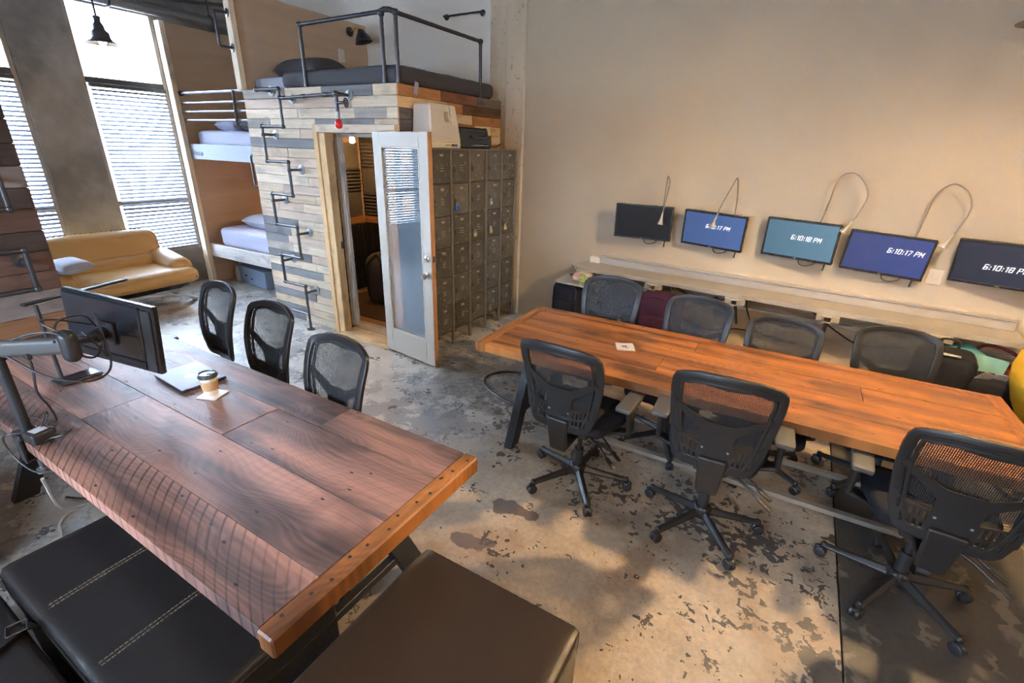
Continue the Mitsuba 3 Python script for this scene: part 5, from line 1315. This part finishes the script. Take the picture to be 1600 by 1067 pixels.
part(t, 'diffuser', move(box(0.02, Ln - 0.01, -0.0175, 0.0175, -0.004, 0.0, 0.001), mat4(*aa, ang)), 'mat_ledge')
t = thing('laptop', 'closed dark laptop with a pale emblem on its lid beside the monitor', 'laptop')
ML = mat4(-2.632, 1.118, TT, math.radians(-3))
part(t, 'base', move(rbox(0.312, 0.218, 0.011, 0.004, 8), ML @ mat4(0, 0, 0.0065)), 'mat_black', smooth=40)
part(t, 'lid', move(rbox(0.312, 0.218, 0.006, 0.0028, 8), ML @ mat4(0, 0, 0.0155)), 'mat_laptop', smooth=40)
ap = sg.Point(-0.0042, 0).buffer(0.0105).union(sg.Point(0.0042, 0).buffer(0.0105)).union(sg.Point(0, -0.004).buffer(0.0105)).difference(sg.Point(0.0195, 0.002).buffer(0.0082))
lf = sg.Point(0.0, 0.0135).buffer(0.006).intersection(sg.Point(0.0055, 0.0185).buffer(0.006))
ap = affinity.scale(ap.union(lf), 1.35, 1.35, origin=(0, 0))
part(t, 'emblem', move(extrude(ap, 0.0006), ML @ mat4(0.01, -0.005, 0.0186, PI)), 'mat_logo', label='pale bitten-apple emblem')
k = thing('coaster', 'white square coaster under the coffee cup', 'coaster')
put(k, move(rbox(0.105, 0.105, 0.005, 0.002, 6), mat4(-2.352, 1.078, TT + 0.003, 0.38)), 'mat_plate')
t = thing('coffee_cup', 'paper coffee cup with a kraft sleeve and a black lid on the coaster', 'cup')
MC = mat4(-2.348, 1.072, TT + 0.006)
part(t, 'cup', move(lathe([(0.0005, 0), (0.0285, 0), (0.0295, 0.003), (0.0405, 0.104), (0.0005, 0.104)], 28), MC), 'mat_cup', smooth=40)
part(t, 'sleeve', move(lathe([(0.0332, 0.034), (0.0345, 0.034), (0.0398, 0.083), (0.0385, 0.083)], 28), MC), 'mat_kraft', smooth=40)
part(t, 'lid', move(lathe([(0.0425, 0.100), (0.0445, 0.102), (0.0445, 0.108), (0.0420, 0.110), (0.0400, 0.121), (0.0370, 0.122), (0.0350, 0.117), (0.0005, 0.117)], 28), MC), 'mat_lid', smooth=40)
part(t, 'lid_tab', move(cbox(0.016, 0, 0.1185, 0.03, 0.012, 0.003, 0.001), MC @ mat4(0, 0, 0, 0.6)), 'mat_blacksteel')
k = thing('floor_cable', 'white cable hanging to the floor behind the black leather bench', 'cable')
put(k, tube(spline([(-2.60, 0.44, 0.55), (-2.80, 0.50, 0.25), (-3.10, 0.66, 0.02), (-3.13, 0.58, 0.008), (-3.06, 0.51, 0.008), (-2.95, 0.48, 0.008), (-2.80, 0.40, 0.008)], 10), 0.0075, 6), 'mat_cable_white')
k = thing('floor_cable', 'thin black cable lying on the floor under the dark table', 'cable')
put(k, tube(spline([(-3.3, 0.62, 0.006), (-3.05, 0.72, 0.006), (-2.75, 0.70, 0.006), (-2.4, 0.8, 0.006)], 10), 0.005, 6), 'mat_cable')

# ------------------------------------------------------------------ leather benches
def seam(pts, r=0.0028): return tube(pts, r, 5)
t = thing('leather_bench', 'brown-black leather bench at the foot of the dark table, in the middle of the floor', 'bench')
bx0, bx1, by0, by1, bz = -1.032, -0.335, -0.35, 1.138, 0.43
part(t, 'cushion', move(rbox(bx1 - bx0, by1 - by0, 0.13, 0.032, 18, puff=(0, 0, 0.006)), mat4((bx0 + bx1) / 2, (by0 + by1) / 2, bz - 0.065)), 'mat_leather_brown', smooth=60)
part(t, 'base', move(rbox(bx1 - bx0 - 0.012, by1 - by0 - 0.012, 0.28, 0.02, 10), mat4((bx0 + bx1) / 2, (by0 + by1) / 2, 0.16)), 'mat_leather_brown', smooth=60)
for a in (0, 1):
    for b in (0, 1):
        part(t, 'foot', cbox(bx0 + 0.08 + a * (bx1 - bx0 - 0.16), by0 + 0.08 + b * (by1 - by0 - 0.16), 0.012, 0.06, 0.06, 0.024, 0.004), 'mat_black')
def stitched(name, label, x0, x1, y0, y1, z, lines):
    t = thing(name, label, 'bench')
    v, f = rbox(x1 - x0, y1 - y0, 0.16, 0.035, 30, puff=(0, 0, 0.010))
    v = v.copy(); xc = (x0 + x1) / 2
    for l in lines:
        v[:, 2] -= 0.007 * np.exp(-((v[:, 0] + xc - l) / 0.016) ** 2) * (v[:, 2] > 0.02)
    v = wavy((v, f), 0.008, 5.0)[0]
    part(t, 'cushion', move((v, f), mat4(xc, (y0 + y1) / 2, z - 0.08)), 'mat_leather_black', smooth=60)
    part(t, 'base', move(rbox(x1 - x0 - 0.012, y1 - y0 - 0.012, z - 0.17, 0.02, 10), mat4(xc, (y0 + y1) / 2, (z - 0.15) / 2 + 0.012)), 'mat_leather_black', smooth=60)
    top = trimesh.Trimesh(v + [xc, (y0 + y1) / 2, z - 0.08], f, process=False)
    dash = []
    tree_ = __import__('scipy.spatial', fromlist=['cKDTree']).cKDTree(top.vertices[:, :2][top.vertices[:, 2] > z - 0.04]); tv_ = top.vertices[top.vertices[:, 2] > z - 0.04]
    def hz(x, y):
        d, i = tree_.query([x, y], k=4); ww = 1 / (d + 1e-4); return float((tv_[i, 2] * ww).sum() / ww.sum())
    for l in lines:
        for o in (-0.009, 0.009):
            for y in np.arange(y0 + 0.012, y1 - 0.02, 0.014):
                dash.append(tube([(l + o, y, hz(l + o, y) + 0.0012), (l + o, y + 0.010, hz(l + o, y + 0.010) + 0.0012)], 0.0010, 4))
    for x in np.arange(x0 + 0.02, x1 - 0.02, 0.014):
        pass
    if dash: part(t, 'stitching', join(*dash), 'mat_thread', kind='stuff', label='pale double rows of stitching')
    part(t, 'piping', tube([(x1 + 0.001, y, z - 0.028) for y in np.linspace(y0 + 0.02, y1 - 0.02, 6)], 0.0035, 6), 'mat_leather_black')
    part(t, 'piping', tube([(x, y0 - 0.001, z - 0.028) for x in np.linspace(x0 + 0.02, x1 - 0.02, 6)], 0.0035, 6), 'mat_leather_black')
    return t
stitched('leather_bench', 'black leather bench with pale double stitching, pushed half under the dark table', -2.325, -1.172, 0.185, 0.80, 0.43, [-1.945, -1.57])
t = stitched('leather_bench', 'black leather seat with a buckled strap in the corner nearest the camera', -2.65, -1.45, -0.55, 0.155, 0.425, [-2.05])
strap = [(-1.93, 0.175, 0.405), (-1.92, 0.14, 0.437), (-1.88, 0.06, 0.445), (-1.86, -0.02, 0.442), (-1.85, -0.10, 0.440)]
part(t, 'strap', tube(strap, 1.0, sec=[(-0.022, -0.004), (0.022, -0.004), (0.022, 0.004), (-0.022, 0.004)]), 'mat_leather_black')
part(t, 'buckle', move(join(cbox(0, 0.022, 0, 0.05, 0.005, 0.006, 0.002), cbox(0, -0.022, 0, 0.05, 0.005, 0.006, 0.002), cbox(0.025, 0, 0, 0.005, 0.045, 0.006, 0.002), cbox(-0.025, 0, 0, 0.005, 0.045, 0.006, 0.002)), mat4(-1.915, 0.135, 0.447, 1.3, 0.1)), 'mat_blacksteel')

# ------------------------------------------------------------------ dark plank wall on the left
k = struct('wall_left', 'dark plank-clad partition at the left edge')
PXF, PYE = -4.60, 1.268
put(k, box(-5.4, PXF - 0.02, -2.2, PYE - 0.004, 0, 2.62), 'mat_darkvoid')
rows_z = [0, 0.14, 0.28, 0.42, 0.575, 0.72, 0.895, 1.03, 1.17, 1.31, 1.46, 1.60, 1.74, 1.88, 2.03, 2.18, 2.33, 2.48, 2.62]
tones = [UMBER, UMBER, RUSSET, UMBER, RUST, DRIFT, RUSSET, RUSSET, UMBER, RUSSET, UMBER, DRIFT, UMBER, UMBER, UMBER, RUSSET, UMBER, UMBER]
for i, (z0, z1) in enumerate(zip(rows_z, rows_z[1:])):
    cuts = [-2.2, -0.9 + rng.uniform(-0.3, 0.3), 0.25 + rng.uniform(-0.2, 0.2), PYE]
    for j, (a, b) in enumerate(zip(cuts, cuts[1:])):
        plank(k, PXF - 0.02, PXF + rng.uniform(0, 0.005), a + 0.001, b - 0.001, z0 + 0.001, z1 - 0.002, tones[i])
t = thing('pipe_ladder', 'black pipe ladder on the dark plank wall at the left edge', 'ladder')
lx = PXF + 0.13
zs_ = [0.94, 1.21, 1.48, 1.75, 2.02, 2.29]
for i, z in enumerate(zs_):
    part(t, 'rung', cyl((lx, 0.70, z), (lx, 1.10, z), 0.0165), 'mat_pipe', smooth=40)
    for y in (0.70, 1.10):
        part(t, 'elbow', fit_ball((lx, y, z), 0.024), 'mat_pipe', smooth=40)
    if i < len(zs_) - 1:
        y = 1.10 if i % 2 == 0 else 0.70
        part(t, 'pipe', cyl((lx, y, z), (lx, y, zs_[i + 1]), 0.0165), 'mat_pipe', smooth=40)
        zm = z + 0.18
        part(t, 'support', cyl((lx, y, zm), (PXF + 0.004, y, zm), 0.0155), 'mat_pipe', smooth=40)
        part(t, 'flange', align(lathe([(0.0005, 0), (0.046, 0), (0.046, 0.007), (0.021, 0.013), (0.021, 0.024), (0.0005, 0.024)], 16), (PXF + 0.004, y, zm), (0, y, zm)), 'mat_pipe', smooth=40)
t = thing('wooden_chest', 'brown wooden chest at the far left, beyond the black leather seat', 'chest')
part(t, 'body', box(-3.75, -2.98, -0.75, 0.225, 0.02, 0.66, 0.006), 'mat_darkwoodrail'); part(t, 'lid', box(-3.77, -2.965, -0.77, 0.24, 0.66, 0.69, 0.006), 'mat_darkwoodrail')

# ------------------------------------------------------------------ tan sofa
t = thing('leather_sofa', 'tan leather two-seat sofa with dark whip stitching under the windows', 'sofa')
SY0, SY1 = 1.68, 3.11
sc_ = (SY0 + SY1) / 2; sl = SY1 - SY0
def sbox(w, d, h, r, x, y, z, ry=0.0, rz=0.0, rx=0.0, n=14, puff=(0, 0, 0)):
    return move(rbox(w, d, h, r, n, puff=puff), mat4(x, y, z, rz, rx, ry))
part(t, 'back', sbox(0.24, sl - 0.18, 0.56, 0.115, -7.07, sc_, 0.585, -0.20, puff=(0.02, 0, 0.015)), 'mat_leather_tan', smooth=60)
part(t, 'lumbar_roll', sbox(0.18, sl - 0.44, 0.20, 0.085, -6.93, sc_, 0.50, -0.15, puff=(0.02, 0, 0)), 'mat_leather_tan', smooth=60)
part(t, 'seat', sbox(0.72, sl - 0.02, 0.185, 0.085, -6.70, sc_, 0.375, 0.06, puff=(0.02, 0, 0.015)), 'mat_leather_tan', smooth=60)
for y, rz in ((SY1 - 0.15, 0.06), (SY0 + 0.15, -0.06)):
    part(t, 'arm', sbox(0.62, 0.29, 0.20, 0.095, -6.79, y, 0.485, 0.20, rz, puff=(0.0, 0.01, 0.02)), 'mat_leather_tan', smooth=60)
b_ = np.array([[-7.02, SY0 + 0.02, 0.30], [-6.42, SY0 + 0.02, 0.30], [-6.42, SY1 - 0.02, 0.30], [-7.02, SY1 - 0.02, 0.30], [-6.95, SY0 + 0.20, 0.19], [-6.52, SY0 + 0.20, 0.19], [-6.52, SY1 - 0.20, 0.19], [-6.95, SY1 - 0.20, 0.19]])
part(t, 'underside', tm(trimesh.convex.convex_hull(b_)), 'mat_blacksteel')
for x in (-6.50, -6.98):
    pts = [(x - 0.03, SY1 - 0.05, 0.012), (x, SY1 - 0.16, 0.07), (x, SY1 - 0.32, 0.135), (x, SY1 - 0.50, 0.165), (x, sc_, 0.180), (x, SY0 + 0.50, 0.165), (x, SY0 + 0.32, 0.135), (x, SY0 + 0.16, 0.07), (x - 0.03, SY0 + 0.05, 0.012)]
    part(t, 'leg', tube(spline(pts, 5), 0.02, sec=[(-1.6, -0.7), (1.6, -0.7), (1.6, 0.7), (-1.6, 0.7)]), 'mat_chrome', smooth=30)
def whip(pts, ln, dirv):
    return join(*[tube([np.array(p) - np.array(dirv) * ln / 2, np.array(p) + np.array(dirv) * ln / 2], 0.008, 5) for p in pts])
part(t, 'stitching', join(whip([(-6.352, y, 0.335) for y in np.arange(SY0 + 0.10, SY1 - 0.06, 0.042)], 0.030, (0.35, 0.45, 0.82)),
                          whip([(-7.155 - 0.0, y, 0.868) for y in np.arange(SY0 + 0.2, SY1 - 0.18, 0.05)], 0.030, (0.8, 0.4, 0.3)),
                          whip([(-6.50, y, 0.435) for y in np.arange(SY1 - 0.27, SY1 - 0.03, 0.036)], 0.028, (0.5, 0.3, 0.8)),
                          whip([(-6.50, y, 0.435) for y in np.arange(SY0 + 0.03, SY0 + 0.27, 0.036)], 0.028, (0.5, 0.3, 0.8))), 'mat_thread_dark', kind='stuff', label='dark whip stitching')
k = thing('cushion', 'small grey-blue cushion on the left arm of the tan sofa', 'cushion')
put(k, move(pillow_mesh(0.34, 0.30, 0.13), mat4(-6.62, 1.93, 0.64, 0.2, 0.05, 0.1)), 'mat_sheet_grey', smooth=60)

# ------------------------------------------------------------------ pendant lamps
def pendant(x, y, z, s, label, power, r_b=0.078):
    t = thing('pendant_lamp', label, 'lamp', None)
    M = mat4(x, y, z) @ np.diag([s, s, s, 1.0])
    out = [(1.0, 0.0), (0.80, 0.08), (0.57, 0.18), (0.55, 0.26), (0.49, 0.31), (0.47, 0.60), (0.41, 0.70), (0.34, 0.74), (0.30, 0.80), (0.27, 1.05), (0.17, 1.22), (0.17, 1.40), (0.20, 1.42), (0.20, 1.52), (0.10, 1.55), (0.0005, 1.56)]
    inn = [(0.0005, 0.74), (0.24, 0.78), (0.36, 0.60), (0.41, 0.30), (0.47, 0.22), (0.52, 0.145), (0.985, -0.012), (1.0, 0.0)]
    part(t, 'shade', move(lathe(out, 32), M), 'mat_darkframe', smooth=40)
    part(t, 'inner_shade', move(lathe(inn, 32), M), 'mat_steel' if power and r_b < 0.05 else 'mat_darkframe', smooth=40)
    part(t, 'rod', cyl((x, y, z + s * 1.55), (x, y, ROOM_T), 0.008, 8), 'mat_pipe')
    part(t, 'canopy', move(lathe([(0.0005, -0.03), (0.03, -0.03), (0.06, 0.0)], 16), mat4(x, y, ROOM_T)), 'mat_darkframe', smooth=40)
    rb = r_b
    prof_ = [(0.0005, -rb)] + [(rb * math.sin(a), -rb * math.cos(a)) for a in np.linspace(0.35, PI - 0.35, 9)] + [(0.0005, rb)]
    part(t, 'bulb', move(lathe(prof_, 20), mat4(x, y, z + s * (0.10 if r_b < 0.05 else 0.12))), 'mat_white', smooth=True, **({'emitter': {'type': 'area', 'radiance': {'type': 'rgb', 'value': [c * power for c in LAMP_WARM]}}} if power else {}))
pendant(-6.0, 2.515, 2.745, 0.145, 'dark bell-shaped pendant lamp hanging in front of the tall window', 40, 0.032)
pendant(0.86, 3.05, 2.47, 0.17, 'lit pendant lamp hanging over the long orange table', LAMP_POWER * 1.2)
pendant(0.985, 4.215, 2.685, 0.16, 'unlit dark pendant lamp at the upper right corner, in front of the screen wall', 0, 0.03)
pendant(0.9, -0.7, 2.75, 0.17, 'added unseen pendant lamp behind the viewer, lit as warm fill', LAMP_POWER * 0.6)  # unseen lamp, added for warm fill from behind the camera
